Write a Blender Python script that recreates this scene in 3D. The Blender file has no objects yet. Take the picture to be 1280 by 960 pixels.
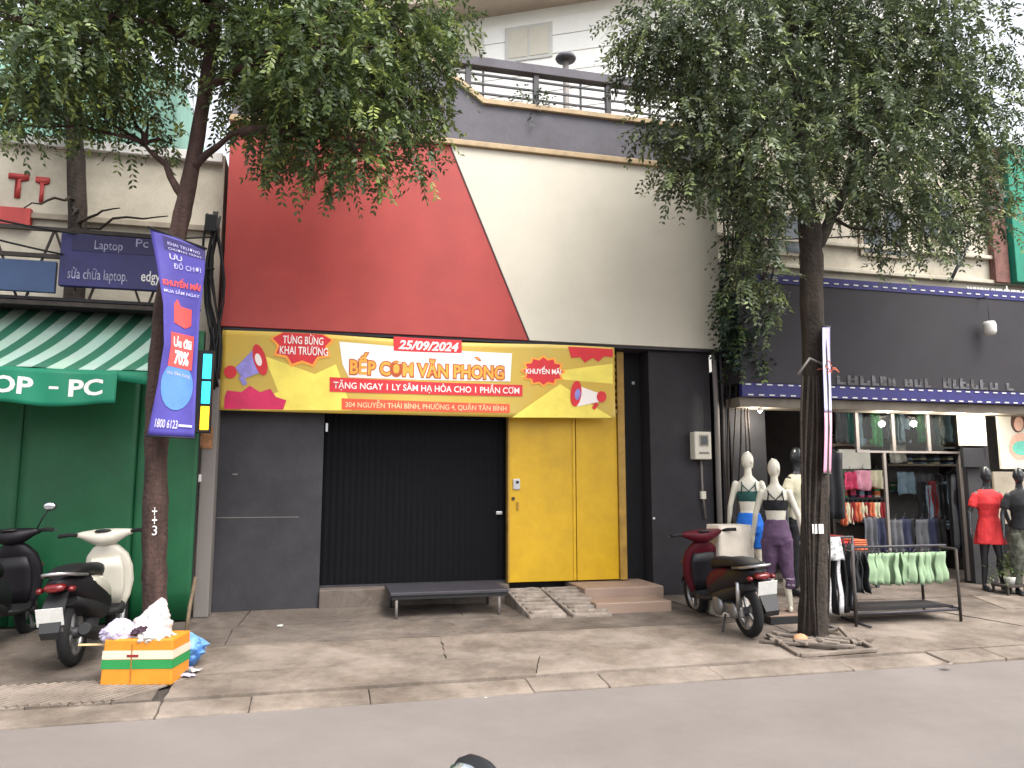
import bpy, bmesh, math, random
import numpy as np
from mathutils import Vector, Matrix
random.seed(7); RNG = np.random.default_rng(11)
SC = bpy.context.scene
COL = SC.collection

# ------------------------------------------------------------------ camera
F_PX = 961.0; YAW = math.radians(14.2); PITCH = math.radians(7.4); EYE = 1.4
CAM = Vector((0.0, -9.106, EYE))
cd = bpy.data.cameras.new('camera'); cam = bpy.data.objects.new('camera', cd); COL.objects.link(cam)
cd.sensor_width = 36.0; cd.lens = F_PX / 1280.0 * 36.0; cd.clip_start = 0.05; cd.clip_end = 600
cam.location = CAM; cam.rotation_euler = (math.pi / 2 + PITCH, 0, -YAW)
SC.camera = cam

# ------------------------------------------------------------------ sky, sun, exposure
SUN_EL = math.radians(58); SUN_AZ = math.radians(150)      # azimuth measured from +Y towards +X
w = bpy.data.worlds.new('World'); SC.world = w; w.use_nodes = True
nt = w.node_tree; nt.nodes.clear()
sky = nt.nodes.new('ShaderNodeTexSky'); sky.sky_type = 'NISHITA'; sky.sun_disc = False
sky.sun_elevation = SUN_EL; sky.sun_rotation = SUN_AZ
sky.air_density = 1.0; sky.dust_density = 4.0; sky.ozone_density = 1.0
hs = nt.nodes.new('ShaderNodeHueSaturation'); hs.inputs['Saturation'].default_value = 0.22
bg = nt.nodes.new('ShaderNodeBackground'); bg.inputs['Strength'].default_value = 0.14
wo = nt.nodes.new('ShaderNodeOutputWorld')
nt.links.new(sky.outputs[0], hs.inputs['Color']); nt.links.new(hs.outputs[0], bg.inputs['Color']); nt.links.new(bg.outputs[0], wo.inputs['Surface'])
sd = bpy.data.lights.new('sun', 'SUN'); sd.energy = 1.1; sd.angle = math.radians(38); sd.color = (1.0, 0.94, 0.86)
sun = bpy.data.objects.new('sun', sd); COL.objects.link(sun)
sdir = Vector((math.sin(SUN_AZ) * math.cos(SUN_EL), math.cos(SUN_AZ) * math.cos(SUN_EL), math.sin(SUN_EL)))
sun.rotation_euler = (-sdir).to_track_quat('-Z', 'Y').to_euler(); sun.location = (0, -4, 20)
SC.view_settings.view_transform = 'Standard'; SC.view_settings.look = 'None'
SC.view_settings.exposure = 1.68; SC.view_settings.gamma = 1.0; SC.view_settings.use_curve_mapping = False
SC.render.engine = 'CYCLES'; SC.cycles.max_bounces = 7; SC.cycles.transparent_max_bounces = 8

# ------------------------------------------------------------------ surveying helpers (photo pixel -> place in the street)
_fw = Vector((math.sin(YAW) * math.cos(PITCH), math.cos(YAW) * math.cos(PITCH), math.sin(PITCH)))
_rt = Vector((math.cos(YAW), -math.sin(YAW), 0)); _up = _rt.cross(_fw)
def ray(px, py): return _fw + _rt * ((px - 640) / F_PX) - _up * ((py - 480) / F_PX)
def W(px, py, Y=0.0):
    r = ray(px, py); return CAM + r * ((Y - CAM.y) / r.y)
SL = 0.05
def zg(y): return SL * max(-3.2, min(0.0, y))
def G(px, py):
    r = ray(px, py); t = (SL * CAM.y - CAM.z) / (r.z - SL * r.y); p = CAM + r * t
    if p.y > 0: p = CAM + r * (-CAM.z / r.z)
    return p
def srgb(r, g, b):
    f = lambda c: (c / 255 / 12.92) if c / 255 <= 0.04045 else ((c / 255 + 0.055) / 1.055) ** 2.4
    return (f(r), f(g), f(b))

# ------------------------------------------------------------------ materials
MATS = {}
def mat(name, col, rough=0.6, var=0.12, scale=6.0, bump=0.0, bscale=60.0, metal=0.0, col2=None, spec=0.4, coat=0.0, emit=None, estr=0.0, trans=0.0, dirt=0.0, dscale=1.3, streak=False):
    if name in MATS: return MATS[name]
    m = bpy.data.materials.new(name); m.use_nodes = True; t = m.node_tree; N = t.nodes; L = t.links
    b = N['Principled BSDF']; b.inputs['Roughness'].default_value = rough; b.inputs['Metallic'].default_value = metal
    b.inputs['Specular IOR Level'].default_value = spec; b.inputs['Coat Weight'].default_value = coat
    tc = N.new('ShaderNodeTexCoord'); src = tc.outputs['Object']
    if streak:
        mp = N.new('ShaderNodeMapping'); mp.inputs['Scale'].default_value = (1, 1, 0.12); L.new(src, mp.inputs[0]); src = mp.outputs[0]
    n = N.new('ShaderNodeTexNoise'); n.inputs['Scale'].default_value = scale; n.inputs['Detail'].default_value = 6; n.inputs['Roughness'].default_value = 0.65
    L.new(src, n.inputs['Vector'])
    r = N.new('ShaderNodeValToRGB'); c2 = col2 or tuple(c * (1 - 2.2 * var) for c in col); c1 = tuple(min(1, c * (1 + var)) for c in col)
    r.color_ramp.elements[0].position = 0.3; r.color_ramp.elements[1].position = 0.68
    r.color_ramp.elements[0].color = (*[max(0, c) for c in c2], 1); r.color_ramp.elements[1].color = (*c1, 1)
    L.new(n.outputs['Fac'], r.inputs['Fac']); out = r.outputs['Color']
    if dirt > 0:
        n2 = N.new('ShaderNodeTexNoise'); n2.inputs['Scale'].default_value = dscale; n2.inputs['Detail'].default_value = 9; n2.inputs['Roughness'].default_value = 0.72
        L.new(tc.outputs['Object'], n2.inputs['Vector'])
        r2 = N.new('ShaderNodeValToRGB'); r2.color_ramp.elements[0].position = 0.42; r2.color_ramp.elements[1].position = 0.62
        L.new(n2.outputs['Fac'], r2.inputs['Fac'])
        mx = N.new('ShaderNodeMixRGB'); mx.blend_type = 'MULTIPLY'; mx.inputs[2].default_value = (0.42, 0.38, 0.34, 1)
        ml = N.new('ShaderNodeMath'); ml.operation = 'MULTIPLY'; ml.inputs[1].default_value = dirt; L.new(r2.outputs['Color'], ml.inputs[0])
        L.new(ml.outputs[0], mx.inputs[0]); L.new(out, mx.inputs[1]); out = mx.outputs[0]
    L.new(out, b.inputs['Base Color'])
    if bump > 0:
        nb = N.new('ShaderNodeTexNoise'); nb.inputs['Scale'].default_value = bscale; nb.inputs['Detail'].default_value = 5
        L.new(tc.outputs['Object'], nb.inputs['Vector'])
        bp = N.new('ShaderNodeBump'); bp.inputs['Strength'].default_value = bump; bp.inputs['Distance'].default_value = 0.02
        L.new(nb.outputs['Fac'], bp.inputs['Height']); L.new(bp.outputs[0], b.inputs['Normal'])
    if emit: b.inputs['Emission Color'].default_value = (*emit, 1); b.inputs['Emission Strength'].default_value = estr
    if trans: b.inputs['Transmission Weight'].default_value = trans
    MATS[name] = m; return m

def leaf_mat(name, dark, mid, light):
    m = bpy.data.materials.new(name); m.use_nodes = True; t = m.node_tree; N = t.nodes; L = t.links
    b = N['Principled BSDF']; b.inputs['Roughness'].default_value = 0.42; b.inputs['Specular IOR Level'].default_value = 0.45
    a = N.new('ShaderNodeAttribute'); a.attribute_name = 'tint'
    r = N.new('ShaderNodeValToRGB'); e = r.color_ramp.elements; e[0].position = 0.0; e[0].color = (*dark, 1); e[1].position = 1.0; e[1].color = (*light, 1)
    k = e.new(0.55); k.color = (*mid, 1)
    L.new(a.outputs['Fac'], r.inputs['Fac']); L.new(r.outputs[0], b.inputs['Base Color'])
    tr = N.new('ShaderNodeBsdfTranslucent'); L.new(r.outputs[0], tr.inputs['Color'])
    ad = N.new('ShaderNodeMixShader'); ad.inputs[0].default_value = 0.3
    L.new(b.outputs[0], ad.inputs[1]); L.new(tr.outputs[0], ad.inputs[2]); L.new(ad.outputs[0], N['Material Output'].inputs['Surface'])
    MATS[name] = m; return m

# ------------------------------------------------------------------ mesh helpers
class MB:
    def __init__(s): s.v = []; s.f = []; s.sm = []
    def add(s, vs, fs, smooth=False):
        k = len(s.v); s.v += [tuple(p) for p in vs]; s.f += [tuple(i + k for i in f) for f in fs]; s.sm += [smooth] * len(fs); return s
    def box(s, a, b, M=None):
        x0, y0, z0 = a; x1, y1, z1 = b
        vs = [Vector(p) for p in ((x0, y0, z0), (x1, y0, z0), (x1, y1, z0), (x0, y1, z0), (x0, y0, z1), (x1, y0, z1), (x1, y1, z1), (x0, y1, z1))]
        if M: vs = [M @ p for p in vs]
        return s.add(vs, [(0, 3, 2, 1), (4, 5, 6, 7), (0, 1, 5, 4), (1, 2, 6, 5), (2, 3, 7, 6), (3, 0, 4, 7)])
    def bar(s, p, q, wd, th, up=(0, 0, 1)):
        p = Vector(p); q = Vector(q); d = (q - p); l = d.length; d.normalize(); u = Vector(up)
        if abs(d.dot(u)) > 0.98: u = Vector((0, 1, 0))
        sd = d.cross(u).normalized(); u = sd.cross(d)
        M = Matrix((( d.x, sd.x, u.x, p.x), (d.y, sd.y, u.y, p.y), (d.z, sd.z, u.z, p.z), (0, 0, 0, 1)))
        return s.box((0, -wd / 2, -th / 2), (l, wd / 2, th / 2), M)
    def loft(s, rings, cap=True, smooth=True, close=True):
        n = len(rings[0]); vs = [p for r in rings for p in r]; fs = []
        for i in range(len(rings) - 1):
            for j in range(n if close else n - 1):
                k = (j + 1) % n; fs.append((i * n + j, i * n + k, (i + 1) * n + k, (i + 1) * n + j))
        s.add(vs, fs, smooth)
        if cap and close:
            k = len(s.v) - len(vs)
            s.f.append(tuple(k + j for j in reversed(range(n)))); s.sm.append(False)
            s.f.append(tuple(k + (len(rings) - 1) * n + j for j in range(n))); s.sm.append(False)
        return s
    def tube(s, pts, rad, n=8, cap=True, jit=0.0):
        pts = [Vector(p) for p in pts]; rad = rad if isinstance(rad, (list, tuple)) else [rad] * len(pts); rings = []
        u = None
        for i, p in enumerate(pts):
            d = (pts[min(i + 1, len(pts) - 1)] - pts[max(i - 1, 0)]).normalized()
            if u is None: u = d.orthogonal().normalized()
            u = (u - d * u.dot(d)).normalized(); v = d.cross(u)
            rings.append([p + (u * math.cos(2 * math.pi * j / n) + v * math.sin(2 * math.pi * j / n)) * rad[i] * (1 + random.uniform(-jit, jit)) for j in range(n)])
        return s.loft(rings, cap)
    def lathe(s, prof, n=16, M=None):      # profile of (radius, height) about local z, closed loop or capped
        rings = [[Vector((r * math.cos(2 * math.pi * j / n), r * math.sin(2 * math.pi * j / n), h)) for j in range(n)] for r, h in prof]
        if M: rings = [[M @ p for p in r] for r in rings]
        return s.loft(rings, True)
    def ell(s, c, r, n=12, m=8, M=None):
        c = Vector(c); rings = []
        for i in range(m + 1):
            a = -math.pi / 2 + math.pi * (i + 0.02) / (m + 0.04)
            ring = [Vector((r[0] * math.cos(a) * math.cos(2 * math.pi * j / n), r[1] * math.cos(a) * math.sin(2 * math.pi * j / n), r[2] * math.sin(a))) for j in range(n)]
            rings.append([(M @ p if M else p) + c for p in ring])
        return s.loft(rings, True)
    def prism(s, poly, y0, y1):            # polygon in XZ pushed from y0 to y1
        n = len(poly); vs = [(x, y0, z) for x, z in poly] + [(x, y1, z) for x, z in poly]
        ar = sum(poly[i][0] * poly[(i + 1) % n][1] - poly[(i + 1) % n][0] * poly[i][1] for i in range(n))
        a = list(range(n)); fs = [tuple(a), tuple(n + i for i in reversed(a))] + [((i + 1) % n, i, n + i, n + (i + 1) % n) for i in a]
        if ar < 0: fs = [tuple(reversed(f)) for f in fs]
        return s.add(vs, fs)
    def sheet(s, fn, nu, nv, smooth=True):
        vs = [fn(i / nu, j / nv) for j in range(nv + 1) for i in range(nu + 1)]
        fs = [(j * (nu + 1) + i, j * (nu + 1) + i + 1, (j + 1) * (nu + 1) + i + 1, (j + 1) * (nu + 1) + i) for j in range(nv) for i in range(nu)]
        return s.add(vs, fs, smooth)
    def mesh(s, name):
        m = bpy.data.meshes.new(name); m.from_pydata(s.v, [], s.f); m.polygons.foreach_set('use_smooth', s.sm); m.update(); return m
    def build(s, name, mt, parent=None, bevel=0.0, solid=0.0, w=True, sub=0):
        o = bpy.data.objects.new(name, s.mesh(name)); COL.objects.link(o)
        o.data.materials.append(mt if not isinstance(mt, str) else MATS[mt])
        if parent is not None: attach(o, parent, w)
        if solid: md = o.modifiers.new('solid', 'SOLIDIFY'); md.thickness = solid; md.offset = 0
        if bevel: md = o.modifiers.new('bevel', 'BEVEL'); md.width = bevel; md.segments = 2; md.limit_method = 'ANGLE'; md.angle_limit = math.radians(40)
        if sub: md = o.modifiers.new('sub', 'SUBSURF'); md.levels = sub; md.render_levels = sub
        return o
WLOC = {}
def attach(o, parent, w=True):
    o.parent = parent
    if w: o.location = -WLOC.get(parent.name, Vector((0, 0, 0)))
    WLOC[o.name] = Vector((0, 0, 0)) if w else None
def tag(o, label=None, cat=None, group=None, kind=None):
    if label: o['label'] = label
    if cat: o['category'] = cat
    if group: o['group'] = group
    if kind: o['kind'] = kind
    return o
def thing(name, label, cat, loc=(0, 0, 0), rz=0.0, group=None):
    o = bpy.data.objects.new(name, None); COL.objects.link(o); o.empty_display_size = 0.2
    o.location = loc; o.rotation_euler = (0, 0, rz); WLOC[o.name] = Vector(loc); return tag(o, label, cat, group)
def copy_tree(o, parent=None):
    c = o.copy(); COL.objects.link(c); c.parent = parent
    for ch in list(o.children): copy_tree(ch, c)
    return c
def B(a, b): return MB().box(a, b)
def shared(name, me, parent, M, mt=None):   # a piece that shares mesh data with its like
    o = bpy.data.objects.new(name, me); COL.objects.link(o); o.parent = parent
    o.matrix_local = Matrix.Translation(-WLOC.get(parent.name, Vector((0, 0, 0)))) @ M; return o

# printed shapes and lettering that follow a curved sheet: map(u, v, layer) -> point
def _finish_print(bm, name, mt, parent, fmap, layer, du, dv):
    us = [v.co.x for v in bm.verts]; vs = [v.co.y for v in bm.verts]
    for ax, lo, hi, st in ((0, min(us), max(us), du), (1, min(vs), max(vs), dv)):
        k = math.ceil(lo / st)
        while k * st < hi:
            co = [0, 0, 0]; co[ax] = k * st; no = [0, 0, 0]; no[ax] = 1
            bmesh.ops.bisect_plane(bm, geom=bm.verts[:] + bm.edges[:] + bm.faces[:], plane_co=co, plane_no=no); k += 1
    for v in bm.verts: v.co = fmap(v.co.x, v.co.y, layer)
    me = bpy.data.meshes.new(name); bm.to_mesh(me); bm.free()
    o = bpy.data.objects.new(name, me); COL.objects.link(o); me.materials.append(MATS[mt] if isinstance(mt, str) else mt)
    if parent is not None: attach(o, parent)
    return o
def print_poly(name, polys, mt, parent, fmap, layer, du=0.12, dv=0.12):
    bm = bmesh.new()
    for poly in polys:
        f = bm.faces.new([bm.verts.new((x, y, 0)) for x, y in poly])
    bm.normal_update()
    bmesh.ops.triangulate(bm, faces=bm.faces[:])
    return _finish_print(bm, name, mt, parent, fmap, layer, du, dv)
def text_bm(s, bold=0.0, shear=0.0):
    c = bpy.data.curves.new('t', 'FONT'); c.body = s; c.offset = bold; c.resolution_u = 3; c.shear = shear; c.fill_mode = 'FRONT'
    o = bpy.data.objects.new('t', c); COL.objects.link(o); dg = bpy.context.evaluated_depsgraph_get()
    me = bpy.data.meshes.new_from_object(o.evaluated_get(dg)); bm = bmesh.new(); bm.from_mesh(me)
    bpy.data.objects.remove(o); bpy.data.curves.remove(c); bpy.data.meshes.remove(me); return bm
def print_text(s, box, mt, parent, fmap, layer, bold=0.0, shear=0.0, du=0.12, dv=0.12, name='lettering', ref=None):
    bm = text_bm(s, bold, shear)
    src = ref or bm
    xs = [v.co.x for v in src.verts]; ys = [v.co.y for v in src.verts]
    a, c, b, d = min(xs), min(ys), max(xs), max(ys)
    for v in bm.verts: v.co = (box[0] + (v.co.x - a) / (b - a) * (box[2] - box[0]), box[1] + (v.co.y - c) / (d - c) * (box[3] - box[1]), 0)
    # one mesh per word: cut the line where the gaps are wide
    iv = sorted((min(v.co.x for v in f.verts), max(v.co.x for v in f.verts)) for f in bm.faces); gap = .19 * (box[2] - box[0]) / (b - a); cuts = []; hi = iv[0][1]
    for l_, h_ in iv:
        if l_ > hi + gap: cuts.append((l_ + hi) / 2)
        hi = max(hi, h_)
    cuts = [-1e9] + cuts + [1e9]; o = None
    for c0, c1 in zip(cuts[:-1], cuts[1:]):
        b2_ = bm.copy(); bmesh.ops.delete(b2_, geom=[v for v in b2_.verts if not c0 < v.co.x < c1], context='VERTS')
        o = _finish_print(b2_, name, mt, parent, fmap, layer, du, dv)
    bm.free(); return o

# ------------------------------------------------------------------ shared materials
mat('red_panel', srgb(166, 64, 60), 0.55, 0.05, 1.2, 0.02, 20, dirt=0.25, dscale=0.9)
mat('cream_panel', srgb(202, 196, 181), 0.55, 0.03, 1.0, 0.02, 20, dirt=0.12, dscale=0.7)
mat('parapet_grey', srgb(98, 96, 103), 0.8, 0.08, 3, 0.1, 40, dirt=0.3)
mat('gold_trim', srgb(176, 152, 118), 0.5, 0.15, 8, dirt=0.25, dscale=4)
mat('dark_steel', srgb(56, 54, 60), 0.5, 0.1, 5)
mat('grey_wall', srgb(54, 53, 57), 0.7, 0.12, 2.2, 0.12, 35, dirt=0.45, dscale=1.6)
mat('grey_wall_warm', srgb(42, 39, 43), 0.7, 0.14, 2.5, 0.12, 35, dirt=0.4, dscale=1.6)
mat('shutter_black', srgb(15, 15, 19), 0.75, 0.12, 5, dirt=0.2, spec=0.12)
mat('void_black', srgb(18, 17, 21), 0.8, 0.1, 5)
mat('yellow_paint', srgb(202, 160, 26), 0.42, 0.05, 1.5, 0.03, 12, dirt=0.22, dscale=2.2)
mat('yellow_faded', srgb(164, 128, 54), 0.5, 0.12, 4, dirt=0.4, dscale=5)
mat('concrete', srgb(128, 117, 107), 0.88, 0.18, 2.2, 0.4, 70, dirt=0.75, dscale=1.4)
mat('concrete_dark', srgb(110, 100, 92), 0.85, 0.2, 2.4, 0.4, 60, dirt=0.85, dscale=1.3)
mat('concrete_light', srgb(134, 123, 113), 0.88, 0.16, 2.6, 0.4, 70, dirt=0.65, dscale=1.5)
mat('ground_joint', srgb(60, 55, 51), 0.95, 0.2, 9, 0.4, 50)
mat('step_stone', srgb(150, 128, 114), 0.6, 0.1, 6, 0.1, 60, dirt=0.4, dscale=3)
mat('ramp_stone', srgb(146, 135, 125), 0.9, 0.16, 9, 0.5, 60, dirt=0.6, dscale=4)
mat('asphalt', srgb(121, 114, 110), 0.9, 0.05, 1.1, 0.5, 260, dirt=0.2, dscale=0.6)
mat('white_paint', srgb(206, 204, 200), 0.5, 0.04, 6)
mat('white_gloss', srgb(206, 202, 192), 0.3, 0.03, 3, coat=0.3)
mat('black_plastic', srgb(30, 30, 32), 0.5, 0.1, 6)
mat('rubber', srgb(26, 26, 27), 0.85, 0.15, 20, 0.2, 90, dirt=0.2, dscale=9)
mat('seat_vinyl', srgb(22, 21, 23), 0.5, 0.1, 8, 0.08, 90, spec=0.3)
mat('chrome', srgb(190, 190, 192), 0.28, 0.1, 8, metal=0.9)
mat('engine_silver', srgb(150, 149, 148), 0.4, 0.15, 8, metal=0.7)
mat('maroon_paint', srgb(74, 12, 25), 0.5, 0.05, 3, spec=0.2)
mat('scooter_cream', srgb(200, 194, 180), 0.28, 0.03, 3, coat=0.6)
mat('scooter_black', srgb(24, 22, 26), 0.45, 0.05, 3, spec=0.25)
mat('red_lens', srgb(96, 14, 16), 0.3, 0.1, 9, coat=0.3)
mat('amber_lens', srgb(120, 72, 48), 0.25, 0.1, 9, coat=0.5)
mat('mirror_glass', srgb(200, 205, 210), 0.06, 0.02, 3, metal=0.95)
mat('plate_white', srgb(196, 196, 192), 0.45, 0.05, 20)
mat('green_sheet', srgb(16, 88, 52), 0.5, 0.12, 1.1, 0.06, 14, dirt=0.35, dscale=0.8)
mat('green_banner', srgb(8, 110, 82), 0.6, 0.06, 2, 0.05, 20)
mat('blue_sign', srgb(44, 42, 98), 0.5, 0.15, 2.5, dirt=0.35, dscale=3)
mat('blue_sign_dark', srgb(44, 42, 84), 0.6, 0.2, 4, dirt=0.5, dscale=4)
mat('teal_paint', srgb(132, 176, 162), 0.7, 0.08, 2, dirt=0.2)
mat('teal_dark', srgb(30, 130, 105), 0.6, 0.1, 3, dirt=0.2)
mat('cream_wall', srgb(186, 179, 163), 0.8, 0.07, 1.5, 0.15, 40, dirt=0.4, dscale=1.2)
mat('white_wall', srgb(244, 242, 237), 0.7, 0.03, 1.5, 0.05, 30, dirt=0.08, dscale=0.6)
mat('tan_soffit', srgb(176, 160, 146), 0.8, 0.06, 2)
mat('glass_dark', srgb(40, 48, 54), 0.08, 0.2, 3, spec=0.6)
mat('bark', srgb(58, 50, 44), 0.95, 0.3, 9, 0.9, 26, dirt=0.5, dscale=6, streak=True)
mat('bark_red', srgb(70, 52, 47), 0.95, 0.3, 9, 0.9, 26, dirt=0.5, dscale=6, streak=True)
mat('sign_black', srgb(43, 40, 45), 0.65, 0.1, 1.6, dirt=0.3, dscale=1)
mat('sign_blue', srgb(40, 38, 100), 0.55, 0.12, 5)
mat('sign_grey', srgb(98, 98, 102), 0.55, 0.4, 12, dirt=0.8, dscale=5)
mat('frame_cream', srgb(150, 140, 124), 0.6, 0.1, 5, dirt=0.3)
mat('shop_wall', srgb(112, 110, 108), 0.8, 0.15, 1.5, dirt=0.3)
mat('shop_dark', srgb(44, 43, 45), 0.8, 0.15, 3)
mat('tile_floor', srgb(120, 112, 104), 0.5, 0.08, 2, dirt=0.3)
mat('wire_black', srgb(24, 24, 26), 0.6, 0.1, 5)
mat('grey_pipe', srgb(124, 118, 114), 0.6, 0.12, 5, dirt=0.4, dscale=5)
mat('rust_steel', srgb(60, 53, 48), 0.7, 0.2, 9, dirt=0.5, dscale=6)
leaf_mat('leaf_green', srgb(50, 64, 42), srgb(82, 100, 58), srgb(172, 186, 96))
leaf_mat('leaf_dull', srgb(50, 60, 46), srgb(84, 97, 68), srgb(164, 178, 108))
leaf_mat('leaf_vine', srgb(28, 44, 36), srgb(44, 66, 50), srgb(130, 150, 70))

# ================================================================== SETTING
gd = MB().sheet(lambda u, v: ((u - .5) * 500, (v - .5) * 500, -0.6), 4, 4, False).build('ground', 'ground_joint'); tag(gd, kind='structure')
rd = MB().sheet(lambda u, v: (-70 + 140 * u, -24 + 20.86 * v, -0.205 - 0.02 * math.sin(math.pi * v)), 40, 12).build('road', 'asphalt'); tag(rd, kind='structure')
def pv(u, v):
    y = -2.87 + 8.93 * v; return (-30 + 60 * u, y, zg(y) - 0.03)
pav = MB().sheet(pv, 30, 46).build('pavement', 'ground_joint'); tag(pav, kind='structure')
WLOC['pavement'] = Vector((0, 0, 0))
def jag(p, q, n, amp):
    p = Vector(p); q = Vector(q); d = (q - p); nn = Vector((-d.y, d.x)).normalized() if d.length else Vector((0, 0))
    return [p + d * (i / n) + nn * (random.uniform(-amp, amp) if i else 0) for i in range(n)]
def slab(parent, name, c, mt, lift=0.0, th=0.045, amp=0.008, n=11):
    poly = []
    for i in range(4): poly += jag(c[i], c[(i + 1) % 4], n, amp)
    k = len(poly); tx = random.uniform(-.0025, .0025); cx = sum(p.x for p in poly) / k
    top = [(p.x, p.y, zg(p.y) + lift + tx * (p.x - cx)) for p in poly]; bot = [(x, y, z - th) for x, y, z in top]
    m = MB().add(top + bot, [tuple(range(k))] + [(i, k + i, k + (i + 1) % k, (i + 1) % k) for i in range(k)])
    o = m.build(name, mt, parent, bevel=0.004); return o
rows = [0.34, -0.66, -1.42, -2.28, -2.845]
cm = ['concrete_dark', 'concrete', 'concrete', 'concrete_light', 'concrete']
from mathutils import noise as NZ
def rowy(r, x): return rows[r] + (0 if r in (0, 4) else .07 * NZ.noise((x * .7, r * 5.1, 0)) + .025 * NZ.noise((x * 3, r * 5.1, 1)) + .012 * NZ.noise((x * 11, r * 5.1, 2)))
for r in range(4):
    x = -1.02 if r >= 2 else -9.5; off = 0.0
    while x < 16:
        wd = random.uniform(1.3, 3.6); x1 = x + wd; off1 = random.uniform(-0.2, 0.2); g = random.uniform(0.003, 0.008); n = 26
        lo_ = [(x + off + (x1 + off1 - x - off) * i / n) for i in range(n + 1)]; hi_ = [(x - off + (x1 - off1 - x + off) * i / n) for i in range(n + 1)]
        side = lambda xa, xb, ya, yb, sg: [(xa + (xb - xa) * i / 8 + .02 * NZ.noise((x1 if sg < 0 else x, i * .9, 3)) - sg * -g, ya + (yb - ya) * i / 8) for i in range(1, 8)]
        yl = lambda q: rowy(r + 1, q) + g; yh = lambda q: rowy(r, q) - g
        poly = [(q, yl(q)) for q in lo_] + side(lo_[-1], hi_[-1], yl(lo_[-1]), yh(hi_[-1]), -1) + [(q, yh(q)) for q in reversed(hi_)] + side(hi_[0], lo_[0], yh(hi_[0]), yl(lo_[0]), 1)
        k = len(poly); lift = random.uniform(-.004, .005); tx = random.uniform(-.003, .003)
        top = [(px_, py_, zg(py_) + lift + tx * (px_ - x)) for px_, py_ in poly]; bot = [(px_, py_, z_ - .05) for px_, py_, z_ in top]
        mt = random.choice((['concrete_dark'], ['concrete_dark', 'concrete_dark', 'concrete'], ['concrete'], ['concrete_light', 'concrete', 'concrete'])[r])
        MB().add(top + bot, [tuple(range(k))] + [(i, k + i, k + (i + 1) % k, (i + 1) % k) for i in range(k)]).build('slab', mt, pav)
        x = x1; off = off1
for x0, x1 in ((-9.5, -5.2), (-5.2, -2.9), (-2.9, -1.03)):
    slab(pav, 'slab', [(x0 + .004, -2.27), (x1 - .004, -2.27), (x1 - .004, -1.425), (x0 + .004, -1.425)], 'concrete_dark')
# ribbed paving tiles in front of the parked scooters
x = -6.6
while x < -1.1:
    for y in (-2.83, -2.555):
        slab(pav, 'ribbed_tile', [(x + .003, y + .003), (x + .272, y + .003), (x + .272, y + .272), (x + .003, y + .272)], random.choice(['concrete', 'concrete_light', 'concrete_dark']), -0.006 + random.uniform(-.002, .003), 0.03, 0.001, 2)
    x += 0.275
mr = MB(); x = -6.8
while x < -1.35:
    p = Vector((x, -2.82, zg(-2.82) - .001)); q = Vector((x + .5, -2.30, zg(-2.30) - .001)); mr.bar(p, q, 0.032, 0.018); x += 0.068
tag(mr.build('tile_ribs', 'concrete_light', pav, bevel=0.003), kind='stuff')
kerb = MB().box((-30, -3.155, -0.5), (30, -2.86, -0.24)).build('kerb', 'ground_joint'); tag(kerb, kind='structure'); WLOC['kerb'] = Vector((0, 0, 0))
x = -9.0
for i in range(26):
    wd = random.choice((0.62, 0.85, 1.0, 1.25)); x1 = x + wd; g = random.uniform(.0005, .004); sk = random.uniform(-.012, .02); dz = random.uniform(-.022, .002)
    k = 6
    poly = jag((x + g, -3.13 - sk), (x1 - g, -3.13 - sk * .3), k, .008) + jag((x1 - g, -3.13 - sk * .3), (x1 - g, -2.85), 3, .006) + jag((x1 - g, -2.85), (x + g, -2.85), k, .008) + jag((x + g, -2.85), (x + g, -3.13 - sk), 3, .006)
    n = len(poly); top = [(p.x, p.y, zg(-2.9) + dz + (p.y + 2.85) * 0.12) for p in poly]; bot = [(a, b, -0.26) for a, b, c in top]
    MB().add(top + bot, [tuple(range(n))] + [(j, n + j, n + (j + 1) % n, (j + 1) % n) for j in range(n)]).build('kerb_stone', 'concrete', kerb, bevel=0.012)
    x = x1

# ================================================================== THE YELLOW-DOORED SHOP
Y0 = 0.0
shop = thing('shop_building', 'closed dark grey shop with red and cream fascia and yellow door', 'building', (2.0, 0.6, 0))
XL, XR = W(276, 405, Y0).x, W(902, 437, Y0).x
ZB, ZT = 3.175, 5.62
d_top, d_bot = 1.50, 2.525
# core of the building, behind everything
B((XL + .02, 0.55, 0.0), (XR - .03, 6.0, 5.60)).build('wall', 'grey_wall', shop)
MB().prism([(XL, ZB), (d_bot - .004, ZB), (d_top - .004, ZT), (XL, ZT)], Y0, 0.5).build('red_fascia', 'red_panel', shop, bevel=0.006)
MB().prism([(d_bot + .004, ZB), (XR, ZB), (XR, ZT), (d_top + .004, ZT)], Y0 - .003, 0.5).build('cream_fascia', 'cream_panel', shop, bevel=0.006)
MB().bar((d_top, Y0 - .004, ZT), (d_bot, Y0 - .004, ZB), 0.012, 0.012).build('joint_strip', 'dark_steel', shop)
B((XL + .02, Y0 + .03, ZB - .035), (XR - .02, 0.5, ZB - .002)).build('fascia_soffit', 'dark_steel', shop)
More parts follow.
